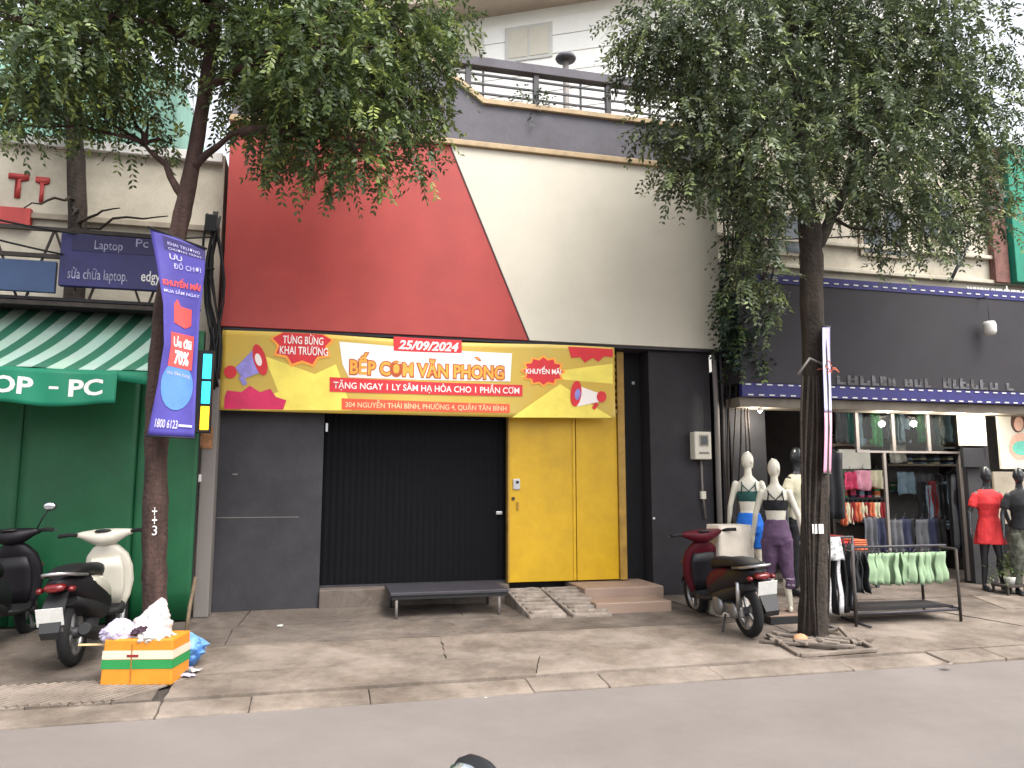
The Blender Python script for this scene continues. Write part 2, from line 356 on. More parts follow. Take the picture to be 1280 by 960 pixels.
# parapet: gold strip, dark band, gold coping, sloping up at the left
PX = 1.92; PZ = 6.22
B((XL - .02, Y0 - .05, ZT + .003), (XR + .02, 0.5, ZT + .075)).build('lower_cornice', 'gold_trim', shop, bevel=0.008)
MB().prism([(XL, ZT + .078), (XR, ZT + .078), (XR, PZ), (PX, PZ), (0.75, 7.05), (XL, 7.05)], Y0 + .01, 0.45).build('parapet', 'parapet_grey', shop)
cp = MB(); cp.box((PX - .01, Y0 - .035, PZ + .002), (XR + .02, 0.48, PZ + .07))
cp.build('coping', 'gold_trim', shop, bevel=0.006)
MB().bar((PX + .01, 0.22, PZ + .036), (0.75, 0.22, 7.085), 0.51, 0.07, (0, 0, 1)).build('sloping_coping', 'gold_trim', shop, bevel=0.006)
rail = thing('roof_railing', 'dark metal railing with horizontal bars on the shop parapet', 'railing', (3.2, 0.25, PZ + .07))
zt = 6.98
B((1.18, 0.19, zt - .125), (XR + .3, 0.33, zt)).build('top_rail', 'parapet_grey', rail, bevel=0.006)
for px in (585, 670, 760, 858): 
    xx = W(px, 120, .25).x
    B((xx - .035, .22, PZ + .07), (xx + .035, .30, zt - .128)).build('post', 'dark_steel', rail)
for px in (604, 726, 812):
    xx = W(px, 120, .25).x; B((xx - .012, .245, PZ + .07), (xx + .012, .275, zt - .128)).build('baluster', 'dark_steel', rail)
for k in range(4):
    z = PZ + .15 + k * .13; B((1.3 if k > 1 else 1.95 - k * .12, .235, z - .012), (XR + .28, .262, z + .012)).build('bar', 'dark_steel', rail)
rv = thing('roof_ventilator', 'small grey domed ventilator standing behind the roof railing', 'ventilator', (W(707, 60, 1.6).x, 1.6, 5.60))
c = W(707, 71, 1.6); WLOC['roof_ventilator'] = Vector((c.x, 1.6, 5.6))
MB().tube([(c.x, 1.6, 5.6), (c.x, 1.6, c.z - .05)], .05, 8).build('pipe', 'grey_pipe', rv)
MB().lathe([(.02, 0), (.15, .01), (.165, .04), (.14, .08), (.09, .11), (.03, .12)], 16, Matrix.Translation((c.x, 1.6, c.z - .07))).build('cap', 'parapet_grey', rv)
# left grey pilaster
P0, P1 = W(262, 700, .15).x, W(400, 700, .15).x
B((P0, .15, -.02), (P1, .549, ZB - .037)).build('pilaster', 'grey_wall', shop, bevel=0.006)
B((P0 + .05, .144, 1.02), (P1 - .25, .152, 1.028)).build('scratch_line', 'grey_pipe', shop)
B((P0 + .20, .139, 1.50), (P0 + .25, .149, 1.515)).build('wall_bracket', 'grey_pipe', shop)
# plinth + folding shutter
S1 = W(634, 700, .3).x
B((P1 + .002, .10, -.02), (S1 - .02, .548, .20)).build('plinth', 'concrete_dark', shop, bevel=0.012)
sh = thing('folding_shutter', 'black folding metal shutter closed across the shop front', 'shutter', ((P1 + S1) / 2, .36, .20))
B((P1 + .003, .40, .203), (S1 - .003, .42, ZB - .04)).build('backing', 'void_black', sh)
ns = 30; sw = (S1 - P1 - .02) / ns
me = MB().add([(0, .004, 0), (sw * .5, -.004, 0), (sw * .98, .004, 0), (0, .004, 2.9), (sw * .5, -.004, 2.9), (sw * .98, .004, 2.9)], [(0, 1, 4, 3), (1, 2, 5, 4), (0, 3, 5, 2)]).mesh('slat'); me.materials.append(MATS['shutter_black'])
for k in range(ns): shared('slat', me, sh, Matrix.Translation((P1 + .01 + k * sw, .375, .225)))
B((P1 + .004, .33, .203), (S1 - .004, .395, .222)).build('floor_track', 'dark_steel', sh)
hb = MB().box((S1 - .13, .345, 1.02), (S1 - .05, .362, 1.06)); hb.build('handle', 'chrome', sh, bevel=.004)
B((P1 + .02, .34, 2.02), (P1 + .045, .362, 2.12)).build('hinge', 'chrome', sh)
# yellow door
D1 = W(722, 700, .2).x; D2 = W(775, 700, .2).x; D3 = W(784, 700, .2).x
dr = thing('yellow_door', 'tall bright yellow metal double door of the grey shop', 'door', ((S1 + D3) / 2, .2, .2))
zd = 2.30
B((S1 + .006, .22, .205), (D1 - .008, .262, zd)).build('wide_leaf', 'yellow_paint', dr, bevel=.004)
B((D1 + .004, .226, .205), (D2 - .004, .266, zd)).build('narrow_leaf', 'yellow_paint', dr, bevel=.004)
B((D1 - .05, .209, .21), (D1 - .012, .219, zd - .01)).build('edge_bead', 'yellow_paint', dr, bevel=.003)
B((D2 + .002, .195, .20), (D3, .30, 3.12)).build('jamb', 'yellow_faded', dr, bevel=.004)
B((S1 - .018, .195, .20), (S1 + .003, .30, 3.12)).build('jamb', 'yellow_faded', dr, bevel=.004)
B((S1 + .004, .20, zd + .004), (D2, .29, zd + .06)).build('transom', 'yellow_faded', dr, bevel=.004)
B((S1 + .004, .29, zd + .064), (D2, .31, 3.12)).build('vent_backing', 'void_black', dr)
sm = B((S1 + .006, 0, 0), (D2 - .001, .05, .03)).mesh('slat'); sm.materials.append(MATS['yellow_faded'])
for k in range(8): shared('slat', sm, dr, Matrix.Translation((0, .215, zd + .10 + k * .092)) @ Matrix.Rotation(0.35, 4, 'X'))
lk = B((S1 + .05, .20, 1.33), (S1 + .14, .219, 1.46)).build('lock_plate', 'chrome', dr, bevel=.004)
MB().tube([(S1 + .105, .198, 1.42), (S1 + .105, .185, 1.42)], .018, 10).build('keyhole', 'black_plastic', lk)
B((S1 + .10, .19, 1.08), (S1 + .125, .219, 1.18)).build('handle', 'yellow_faded', dr, bevel=.004)
MB().tube([(S1 + .055, .195, 1.22), (S1 + .055, .219, 1.22)], .02, 8).build('lock_barrel', 'rust_steel', dr)
# dark recess and right pillar
R1 = W(815, 650, .12).x; R2 = W(893, 650, .12).x
B((D3 + .003, .40, -.02), (R1 - .004, .548, ZB - .037)).build('recess_panel', 'void_black', shop)
B((R1, .12, -.02), (R2, .549, ZB - .037)).build('pillar', 'grey_wall_warm', shop, bevel=.006)
B((R1 + .01, .109, .95), (R1 + .04, .119, .975)).build('wall_bracket', 'white_paint', shop, bevel=.003)
B((R1 - .12, .389, 2.72), (R1 - .08, .399, 2.76)).build('wall_fitting', 'chrome', shop, bevel=.003)
# steps
st = thing('entrance_steps', 'two beige stone steps beside the yellow door ramp', 'steps', (W(790, 760, -.5).x, -.4, zg(-.5)))
a = W(727, 740, -.25).x; b = W(825, 740, -.25).x
B((a, -.36, -.05), (b, .39, .185)).build('upper_step', 'step_stone', st, bevel=.012)
a2 = W(742, 760, -.7).x; b2 = W(836, 760, -.7).x
B((a2, -.78, -.08), (b2, -.362, .075)).build('lower_step', 'step_stone', st, bevel=.012)
# two rough ramps with ribs
rp0 = W(636, 740, -.2).x; rp1 = W(727, 740, -.2).x; mid = W(680, 740, -.2).x
RAMPLAB = ('rough concrete ramp with cross ribs touching the low black bench', 'rough concrete ramp with cross ribs touching the beige steps')
for i, (a, b) in enumerate(((rp0, mid), (mid + .01, rp1))):
    rt_ = thing('ribbed_ramp', RAMPLAB[i], 'ramp', ((a + b) / 2, -.4, -.03), 0, 'ramps below the yellow door')
    sk = .06 + .05 * i; yb = -.88 - .03 * i; zb = zg(yb)
    top = [(a, .0, .17), (b, .0, .17), (b + sk, yb, zb + .035), (a + sk, yb, zb + .035)]
    pts = top + [(x, y, -.1) for x, y, z in top]
    MB().add(pts, [(0, 3, 2, 1), (0, 1, 5, 4), (1, 2, 6, 5), (2, 3, 7, 6), (3, 0, 4, 7)]).build('ramp_body', 'ramp_stone', rt_, bevel=.015)
    for k in range(7):
        t = (k + .6) / 7.2; y = yb * t; z = .17 + (zb + .035 - .17) * t; s = sk * t
        MB().tube([(a + s + .03 + (b - a - .06) * q / 4, y + random.uniform(-.012, .012), z + random.uniform(-.004, .004)) for q in range(5)], [.024 + random.uniform(-.004, .004) for q in range(5)], 6).build('rib', 'ramp_stone', rt_)
# low black bench
bl = G(500, 775); br = G(633, 770)
be = thing('low_bench', 'low black metal bench in front of the folding shutter', 'bench', ((bl.x + br.x) / 2, -.45, zg(-.5)))
bx0, bx1 = W(488, 742, -.66).x, W(636, 742, -.66).x; bz = W(500, 741, -.66).z
B((bx0, -.66, bz - .035), (bx1, .07, bz)).build('top', 'dark_steel', be, bevel=.006)
MB().box((bx0 + .02, -.64, bz - .075), (bx1 - .02, -.61, bz - .037)).build('front_apron', 'black_plastic', be)
for x in (bx0 + .07, bx1 - .10):
    for y in (-.62, -.02):
        MB().tube([(x, y, zg(y) - .002), (x, y, bz - .037)], .016, 8).build('leg', 'grey_pipe' if y < -.3 else 'dark_steel', be)
# electricity meter with its conduits on the pillar
mx, mz = W(878, 556, .0).x, W(878, 556, .0).z
em = thing('electricity_meter', 'cream electricity meter box on the dark pillar', 'meter box', (mx, .11, mz - .19))
B((mx - .12, -.02, mz - .19), (mx + .12, .118, mz + .17)).build('case', 'cream_panel', em, bevel=.014)
B((mx - .05, -.03, mz - .02), (mx + .075, -.021, mz + .13)).build('window', 'frame_cream', em, bevel=.004)
B((mx - .035, -.034, mz + .0), (mx + .06, -.031, mz + .11)).build('dial', 'glass_dark', em)
B((mx - .06, -.025, mz - .12), (mx + .08, -.021, mz - .095)).build('seal_strip', 'grey_pipe', em)
MB().tube([(mx + .02, .085, mz - .19), (mx + .025, .085, mz - .6), (mx + .06, .085, mz - .95)], .014, 8).build('conduit', 'grey_pipe', em)
B((mx + .0, .07, mz - .70), (mx + .07, .118, mz - .60)).build('junction_box', 'cream_panel', em, bevel=.005)
# pipes at the right edge of the shop
for k, (px, r, mt, top) in enumerate(((898, .035, 'grey_pipe', 3.13), (906, .02, 'dark_steel', 3.6), (912, .012, 'wire_black', 3.9))):
    x = W(px, 600, .06).x
    dp = MB().tube([(x, .06 + .01 * k, 0.0), (x, .06 + .01 * k, 1.5), (x + .01, .06, 2.4), (x, .07, top)], r, 10).build(('drain_pipe', 'steel_conduit', 'black_cable')[k], mt)
    tag(dp, ('grey drain pipe running up beside the dark pillar', 'thin dark conduit behind the grey drain pipe', 'slim black cable hanging between conduit and sports shop')[k], ('pipe', 'conduit', 'cable')[k])

# ------------------------------------------------------------------ opening banner
BY = -0.045
bTL, bTR, bBL, bBR = W(278, 412, BY), W(768, 436, BY), W(278, 512, BY), W(768, 524, BY)
X0b, X1b, Zb0, Zb1 = bTL.x, bTR.x, (bBL.z + bBR.z) / 2, (bTL.z + bTR.z) / 2 + .004
def bmap(x, z, l=0):
    t = (x - X0b) / (X1b - X0b); h = (Zb1 - z) / (Zb1 - Zb0)
    y = BY + (.012 * math.sin(7.5 * t + 1) + .008 * math.sin(19 * t + 3 * h) + .006 * math.sin(31 * t - 2.2 * h)) * (.25 + .75 * h) - .012 * math.exp(-((t - .80 - .06 * h) / .02) ** 2) * (1 - h)
    zz = z - .010 * math.sin(math.pi * t) * 1.0 + (.012 * math.sin(9 * t) * (1 - h) if True else 0)
    return Vector((x, y - .0022 * l, zz))
ban = MB().sheet(lambda u, v: bmap(X0b + (X1b - X0b) * u, Zb0 + (Zb1 - Zb0) * v), 90, 16).build('opening_banner', mat('banner_yellow', srgb(196, 160, 58), 0.5, 0.05, 1.4, col2=srgb(186, 164, 84)), solid=.0015)
tag(ban, 'yellow printed opening banner hung under the red fascia', 'banner'); WLOC['opening_banner'] = Vector((0, 0, 0))
mat('b_red', srgb(206, 44, 52), 0.5, 0.06, 4); mat('b_orange_red', srgb(224, 84, 52), 0.5, 0.06, 4); mat('b_pink', srgb(208, 40, 92), 0.5, 0.1, 4)
mat('b_white', srgb(236, 226, 222), 0.5, 0.03, 4); mat('b_orange', srgb(246, 160, 62), 0.5, 0.08, 9); mat('b_brown', srgb(168, 74, 34), 0.5, 0.08, 9)
mat('b_pale', srgb(240, 224, 160), 0.5, 0.05, 4); mat('b_lilac', srgb(150, 140, 214), 0.5, 0.2, 5); mat('b_peach', srgb(250, 190, 150), 0.5, 0.05, 5); mat('b_lemon', srgb(236, 216, 96), 0.5, 0.08, 3)
def bp(px, py): p = W(px, py, BY); return (p.x, p.z)
def brect(x0, y0, x1, y1, sl=0.052):   # pixel box on the banner -> 4 corners along the perspective slope
    return [bp(x0, y1), bp(x1, y1 + sl * (x1 - x0) * .6), bp(x1, y0 + sl * (x1 - x0)), bp(x0, y0)]
def btext(s, x0, y0, x1, y1, mt, layer, bold=0.0, shear=0.0, out=None, obold=.06):
    a = bp(x0, y0); b = bp(x1, y1)
    # y0/y1 are the text's top and bottom at its left end; rows are level in the world
    zt_, zb_ = a[1], bp(x0, y1)[1]
    ref = text_bm(s, bold, shear)
    if out: print_text(s, (a[0], zb_, b[0], zt_), out, ban, bmap, layer, obold, shear, ref=ref)
    print_text(s, (a[0], zb_, b[0], zt_), mt, ban, bmap, layer + 1, bold, shear, ref=ref); ref.free()
def star(px, py, rx, ry, n, k, rot=0.0):
    c0 = bp(px, py); c1 = bp(px + rx, py); c2 = bp(px, py + ry); rx = abs(c1[0] - c0[0]); ry = abs(c2[1] - c0[1]); r = []
    for i in range(2 * n):
        a = math.pi * i / n + rot; q = 1 if i % 2 == 0 else k; r.append((c0[0] + rx * q * math.cos(a), min(Zb1 - .004, c0[1] + ry * q * math.sin(a))))
    return r
# pale rays, white title cloud
for ry_ in ([bp(300, 512), bp(420, 455), bp(440, 512)], [bp(330, 445), bp(400, 470), bp(352, 500)], [bp(650, 470), bp(766, 455), bp(766, 480)], [bp(640, 521), bp(700, 480), bp(766, 522)]): print_poly('ray', [ry_], 'b_lemon', ban, bmap, 1)
print_poly('title_patch', [[bp(424, 427), bp(640, 441), bp(638, 476), bp(436, 471), bp(428, 455)]], 'b_white', ban, bmap, 2)
btext('BẾP CƠM VĂN PHONG', 438, 440, 630, 467, 'b_orange', 4, .03, 0, 'b_brown', .09)
print_poly('accent', [[bp(592, 445), bp(597, 444.5), bp(602, 449.5), bp(599, 450)]], 'b_brown', ban, bmap, 4); print_poly('accent', [[bp(593.5, 445.8), bp(596.5, 445.5), bp(600, 449), bp(599, 449.2)]], 'b_orange', ban, bmap, 5)
print_poly('text_bar', [brect(492, 419, 577, 437)], 'b_red', ban, bmap, 3); btext('25/09/2024', 498, 423, 573, 435, 'b_white', 4, .03, .25)
print_poly('text_bar', [brect(412, 471, 653, 489, .04)], 'b_red', ban, bmap, 3); btext('TẶNG NGAY 1 LY SÂM HẠ HỎA CHO 1 PHẦN CƠM', 417, 472, 649, 487, 'b_white', 4, .012)
print_poly('text_bar', [brect(427, 497, 637, 511, .035)], 'b_orange_red', ban, bmap, 3); btext('304 NGUYỄN THÁI BÌNH, PHƯỜNG 4, QUẬN TÂN BÌNH', 432, 498, 633, 510, 'b_peach', 4, .012)
print_poly('starburst', [star(378, 430, 41, 31, 9, .78, .2)], 'b_orange', ban, bmap, 3)
print_poly('starburst', [star(378, 429, 37, 28, 9, .78, .2)], 'b_red', ban, bmap, 4)
btext('TƯNG BỪNG', 354, 417, 404, 430, 'b_white', 5, .015); btext('KHAI TRƯƠNG', 350, 431, 410, 443, 'b_white', 5, .012)
print_poly('starburst', [star(679, 464, 29, 20, 12, .8)], 'b_orange', ban, bmap, 3); print_poly('starburst', [star(679, 464, 25, 17, 12, .8)], 'b_red', ban, bmap, 4)
btext('KHUYẾN MÃI', 657, 457, 701, 467, 'b_white', 5, .03)
print_poly('corner_burst', [[bp(710, 434), bp(766, 437), bp(766, 447), bp(755, 446), bp(748, 453), bp(741, 448), bp(731, 454), bp(725, 447), bp(714, 448)]], 'b_red', ban, bmap, 3)
print_poly('corner_burst', [[bp(280, 511), bp(281, 496), bp(284, 488), bp(302, 490), bp(312, 482), bp(325, 490), bp(338, 486), bp(345, 496), bp(358, 500), bp(354, 511.5)]], 'b_pink', ban, bmap, 3)
def ellip(px, py, rx, ry, rot, n=18):
    return [bp(px + rx * math.cos(t) * math.cos(rot) - ry * math.sin(t) * math.sin(rot), py + rx * math.cos(t) * math.sin(rot) + ry * math.sin(t) * math.cos(rot)) for t in [2 * math.pi * i / n for i in range(n)]]
print_poly('megaphone', [[bp(294, 460), bp(318, 436), bp(334, 462), bp(304, 474)], [bp(298, 472), bp(305, 470), bp(309, 480), bp(304, 482)]], 'b_lilac', ban, bmap, 5)
print_poly('megaphone', [ellip(325, 450, 8, 20, -.28), ellip(288, 465, 8, 8, 0)], 'b_red', ban, bmap, 6)
print_poly('megaphone', [ellip(323, 450, 4, 8, -.28)], 'b_white', ban, bmap, 7)
print_poly('megaphone', [[bp(722, 482), bp(750, 492), bp(750, 502), bp(722, 508)]], 'b_white', ban, bmap, 5)
print_poly('megaphone', [ellip(720, 492, 7, 16, .1), ellip(752, 496, 6, 7, 0), [bp(744, 503), bp(749, 505), bp(744, 512), bp(740, 510)]], 'b_red', ban, bmap, 6)
print_poly('megaphone', [ellip(722, 493, 3.5, 7, .1)], 'b_lilac', ban, bmap, 7)

# ================================================================== NEIGHBOUR WITH THE GREEN FRONT
mat('dark_awning', srgb(40, 36, 40), 0.8, 0.15, 4)
gb = thing('green_front_building', 'cream walled building with green boarded ground floor and teal upper storey', 'building', (-4.5, 0.8, 0))
B((-11, .30, 0), (-1.18, 5.0, 5.32)).build('wall', 'cream_wall', gb)
B((-11, 1.1, 5.33), (-1.9, 4.6, 6.75)).build('upper_storey', 'teal_paint', gb)
B((-11, .22, 5.20), (-1.2, .298, 5.32)).build('cornice', 'white_paint', gb, bevel=.01)
B((-11, .245, 4.35), (-1.2, .298, 4.42)).build('ledge', 'frame_cream', gb, bevel=.008)
# red letters on the cream wall
mat('red_letters', srgb(176, 62, 58), 0.5, 0.08, 5)
for t_, x0, y0, x1, y1 in (('T', 8, 218, 36, 246), ('T', 42, 222, 62, 252)):
    a = W(x0, y1, .28); b = W(x1, y0, .28)
    o = print_text(t_, (a.x, a.z, b.x, b.z), 'red_letters', gb, lambda u, v, l: Vector((u, .28, v)), 1, .04, du=9, dv=9, name='wall_letter'); md = o.modifiers.new('s', 'SOLIDIFY'); md.thickness = .03
a = W(-40, 280, .26); b = W(40, 262, .26); B((a.x, .22, a.z), (b.x, .298, b.z)).build('red_ledge', 'red_letters', gb)
# green sheet front
GX = W(241, 700, -.3).x
gs = thing('green_hoarding', 'dark green metal sheets boarding up the shop behind the scooters', 'hoarding', ((GX - 7) / 2, -.3, 0))
xs = [-7.0, -5.6, -4.2, -2.9, -1.82, GX]
for k in range(5):
    a, b = xs[k] + .003, xs[k + 1] - .003; wob = random.uniform(-.006, .006)
    def gf(u, v, a=a, b=b, wob=wob):
        x = a + (b - a) * u; return (x, -.30 + wob + .008 * math.sin(9 * u + 2 * v + a) * math.sin(math.pi * v) + .01 * (u - .5), 0.0 + 3.05 * v)
    MB().sheet(gf, 14, 10).build('sheet_panel', 'green_sheet', gs, solid=.01)
B((-7, -.27, .0), (GX, -.20, 3.05)).build('backing', 'shop_dark', gs)
# striped awning
m = bpy.data.materials.new('awning_stripe'); m.use_nodes = True; t = m.node_tree; N = t.nodes; L = t.links
b_ = N['Principled BSDF']; b_.inputs['Roughness'].default_value = .75; tc = N.new('ShaderNodeTexCoord'); sx = N.new('ShaderNodeSeparateXYZ'); L.new(tc.outputs['Object'], sx.inputs[0])
q1 = N.new('ShaderNodeMath'); q1.operation = 'MULTIPLY'; q1.inputs[1].default_value = 1 / .25; q2 = N.new('ShaderNodeMath'); q2.operation = 'FRACT'; q3 = N.new('ShaderNodeMath'); q3.operation = 'GREATER_THAN'; q3.inputs[1].default_value = .47
qs = N.new('ShaderNodeMath'); qs.operation = 'MULTIPLY_ADD'; qs.inputs[1].default_value = -.42; L.new(sx.outputs[1], qs.inputs[0]); L.new(sx.outputs[0], qs.inputs[2]); L.new(qs.outputs[0], q1.inputs[0]); L.new(q1.outputs[0], q2.inputs[0]); L.new(q2.outputs[0], q3.inputs[0])
n = N.new('ShaderNodeTexNoise'); n.inputs['Scale'].default_value = 3; n.inputs['Detail'].default_value = 6; L.new(tc.outputs['Object'], n.inputs[0])
mx = N.new('ShaderNodeMixRGB'); mx.inputs[1].default_value = (*srgb(44, 108, 84), 1); mx.inputs[2].default_value = (*srgb(164, 192, 178), 1); L.new(q3.outputs[0], mx.inputs[0])
m2 = N.new('ShaderNodeMixRGB'); m2.blend_type = 'MULTIPLY'; m2.inputs[0].default_value = .3; L.new(mx.outputs[0], m2.inputs[1]); L.new(n.outputs['Color'], m2.inputs[2]); L.new(m2.outputs[0], b_.inputs['Base Color']); MATS['awning_stripe'] = m
aw = thing('striped_awning', 'green and white striped fabric awning over the green hoarding', 'awning', (-3.5, -.9, 2.6))
at = W(100, 386, -.35); af = W(100, 462, -1.30); ax1 = W(190, 440, -1.25).x
aw_z = lambda v: at.z + (af.z - at.z) * v - .06 * math.sin(math.pi * v)
MB().sheet(lambda u, v: (-7.5 + (ax1 + 7.5) * u, -.35 - .95 * v, aw_z(v) + .012 * math.sin(40 * u) * v), 60, 8).build('canopy', 'awning_stripe', aw, solid=.006)
MB().sheet(lambda u, v: (-7.5 + (ax1 + 7.5) * u, -1.305 - .004 * math.sin(60 * u), af.z - .11 * v - .012 * math.sin(90 * u) * v), 90, 2).build('valance', 'green_banner', aw, solid=.004)
MB().tube([(-7.5, -1.29, af.z - .03), (ax1, -1.29, af.z - .03)], .018, 8).build('front_bar', 'rust_steel', aw)
for x in (-6, -4.2, ax1 - .03): MB().tube([(x, -1.29, af.z - .03), (x, -.30, af.z - .1)], .014, 6).build('arm', 'rust_steel', aw)
# LAPTOP - PC banner
LB0, LB1 = W(-150, 480, -1.36).x, W(146, 480, -1.36).x; lt_ = W(60, 459, -1.36).z; lb_ = W(60, 505, -1.36).z
def lmap(x, z, l=0):
    t = (x - LB0) / (LB1 - LB0); h = (lt_ - z) / (lt_ - lb_)
    return Vector((x, -1.36 + .014 * math.sin(16 * t + h) + .008 * math.sin(33 * t - 2 * h) - .003 * l, z - .022 * math.sin(11 * t) * h - .02 * abs(math.sin(6 * t)) * (1 - h)))
lb = MB().sheet(lambda u, v: lmap(LB0 + (LB1 - LB0) * u, lb_ + (lt_ - lb_) * v), 60, 8).build('shop_banner', 'green_banner', solid=.002)
tag(lb, 'green fabric banner with white letters hung from the striped awning', 'banner'); WLOC['shop_banner'] = Vector((0, 0, 0))
tb = lambda px: W(px, 480, -1.36).x
print_text('LAP', (tb(-130), lb_ + .085, tb(-52), lt_ - .085), 'white_paint', lb, lmap, 1, .03)
print_text('TOP', (tb(-40), lb_ + .085, tb(42), lt_ - .085), 'white_paint', lb, lmap, 1, .03)
print_poly('lettering', [[(tb(62), (lt_ + lb_) / 2 - .012), (tb(74), (lt_ + lb_) / 2 - .012), (tb(74), (lt_ + lb_) / 2 + .012), (tb(62), (lt_ + lb_) / 2 + .012)]], 'white_paint', lb, lmap, 1)
print_text('PC', (tb(86), lb_ + .085, tb(129), lt_ - .085), 'white_paint', lb, lmap, 1, .03)
# blue sign and the steel frame that carries it
SY = -1.0
def sq(px, py, Y=SY): return W(px, py, Y)
a, b = sq(72, 356), sq(206, 300)
bs = thing('blue_signboard', 'faded blue signboard with white lettering above the striped awning', 'sign', ((a.x + b.x) / 2, SY, a.z))
B((a.x, SY, a.z), (b.x, SY + .08, b.z)).build('board', 'blue_sign', bs, bevel=.005)
B((a.x + .1, SY - .006, b.z - .17), (b.x - .02, SY - .002, b.z - .01)).build('upper_strip', 'blue_sign_dark', bs)
bsm = lambda u, v, l: Vector((u, SY - .004 - .002 * l, v))
def stext(s, x0, y0, x1, y1, bold=.01, mt='white_paint'):
    p = sq(x0, y1); q = sq(x1, y0); print_text(s, (p.x, p.z, q.x, q.z), mt, bs, bsm, 2, bold, du=9, dv=9)
mat('worn_letters', srgb(150, 150, 175), 0.6, 0.3, 14)
stext('Laptop', 118, 303, 154, 315, .0, 'worn_letters'); stext('Pc', 170, 300, 186, 309, 0, 'worn_letters')
stext('sửa chữa laptop.', 84, 338, 160, 352, .005, 'worn_letters'); stext('edgy', 176, 340, 201, 356, .01)
a, b = sq(-160, 352), sq(69, 326)
sb2 = B((a.x, SY + .03, a.z), (b.x, SY + .09, b.z)).build('teal_signboard', mat('teal_blue', srgb(62, 84, 122), .6, .2, 3, dirt=.4, dscale=3))
tag(sb2, 'long dull teal blue board beside the blue signboard', 'sign')
fr = thing('sign_frame', 'dark steel lattice frame behind the blue signboard', 'frame', (-3, -.5, 3.2))
zz0, zz1 = sq(60, 376).z, sq(60, 282).z
for z in (zz0, (zz0 + zz1) / 2 + .1, zz1): B((-7.5, SY + .10, z - .02), (-1.55, SY + .14, z + .02)).build('chord', 'rust_steel', fr)
x = -7.2
while x < -1.6:
    MB().bar((x, SY + .12, zz0), (x + .22, SY + .12, zz1), .02, .02).build('brace', 'rust_steel', fr); MB().bar((x + .22, SY + .125, zz1), (x + .5, SY + .125, zz0), .02, .02).build('brace', 'rust_steel', fr); x += .55
for x in (-6.8, -4.6, -1.62): B((x, SY + .1, zz0 - .02), (x + .04, .29, zz0 + .02)).build('bracket', 'rust_steel', fr)
B((-7.5, -.9, zz0 + .03), (-1.5, -.36, zz0 + .06)).build('dark_canopy', 'dark_awning', fr)
# grey post, black pipe, stake at the edge of the green front
xa, xb = W(247, 660, -.1).x, W(266, 660, -.1).x
gp = thing('concrete_post', 'tall grey concrete post between green hoarding and dark shop', 'post', ((xa + xb) / 2, -.1, 0))
B((xa, -.14, -.01), (xb, .10, 2.55)).build('shaft', 'grey_pipe', gp, bevel=.01)
B((xa - .01, -.155, 1.78), (xb - .04, -.141, 2.02)).build('sticker', mat('peel_orange', srgb(150, 106, 72), .8, .3, 20), gp)
B((xa - .07, -.20, 1.42), (xa + .02, -.142, 1.50)).build('bracket_box', 'white_paint', gp, bevel=.006)
tag(MB().tube([(xa - .05, -.12, 0), (xa - .05, -.12, 2.9)], .035, 10).build('black_pipe', 'wire_black'), 'black pipe running up the edge of the green hoarding', 'pipe')
p = G(232, 796); tag(MB().tube([p, p + Vector((.0, .15, .25)), p + Vector((.02, .3, .52))], [.02, .019, .017], 7).build('wooden_stake', mat('wood_stake', srgb(112, 96, 76), .8, .2, 9)), 'short wooden stake leaning on the green hoarding', 'stake')
# LED sign
lc = W(256, 490, -.55)
ls = thing('led_sign', 'narrow vertical lit sign with cyan and yellow panels by the corner', 'sign', (lc.x, -.55, lc.z - .45))
zt1, zt0 = W(256, 438, -.55).z, W(256, 541, -.55).z
B((lc.x - .085, -.56, zt0), (lc.x + .07, -.47, zt1)).build('case', 'black_plastic', ls, bevel=.006)
mat('led_cyan', srgb(70, 190, 205), .4, .1, 9, emit=srgb(40, 190, 220), estr=.9, col2=srgb(30, 90, 120)); mat('led_yellow', srgb(250, 190, 40), .4, .1, 9, emit=srgb(255, 180, 30), estr=1.0)
zm = zt0 + (zt1 - zt0) * .34; zn = zt0 + (zt1 - zt0) * .64
for z0, z1, mm in ((zt0 + .03, zm - .02, 'led_yellow'), (zm + .01, zn - .02, 'led_cyan'), (zn + .01, zt1 - .04, 'led_cyan')):
    B((lc.x - .03, -.572, z0), (lc.x + .055, -.561, z1)).build('lit_panel', mm, ls, bevel=.004)
B((lc.x - .02, -.47, zt1 - .1), (lc.x + .02, .14, zt1 - .06)).build('arm', 'rust_steel', ls)
# cable tangle on the corner
ct = thing('cable_bundle', 'tangled black cables hanging at the corner of the red fascia', 'cables', (W(268, 300, -.2).x, -.1, 3.2))
for k in range(9):
    pts = []; px = 262 + 2.2 * k * .9; ph = random.uniform(0, 6)
    for j in range(9): pts.append(W(px - 3 + 6 * math.sin(ph + j * .9), 268 + j * 27 + random.uniform(-5, 5), -.12 - .02 * (k % 3)))
    MB().tube(pts, .009 + .006 * random.random(), 5).build('cable', 'wire_black', ct)
p = W(264, 278, -.14); B((p.x - .06, -.2, p.z - .12), (p.x + .06, -.05, p.z + .08)).build('splice_box', 'black_plastic', ct, bevel=.01)

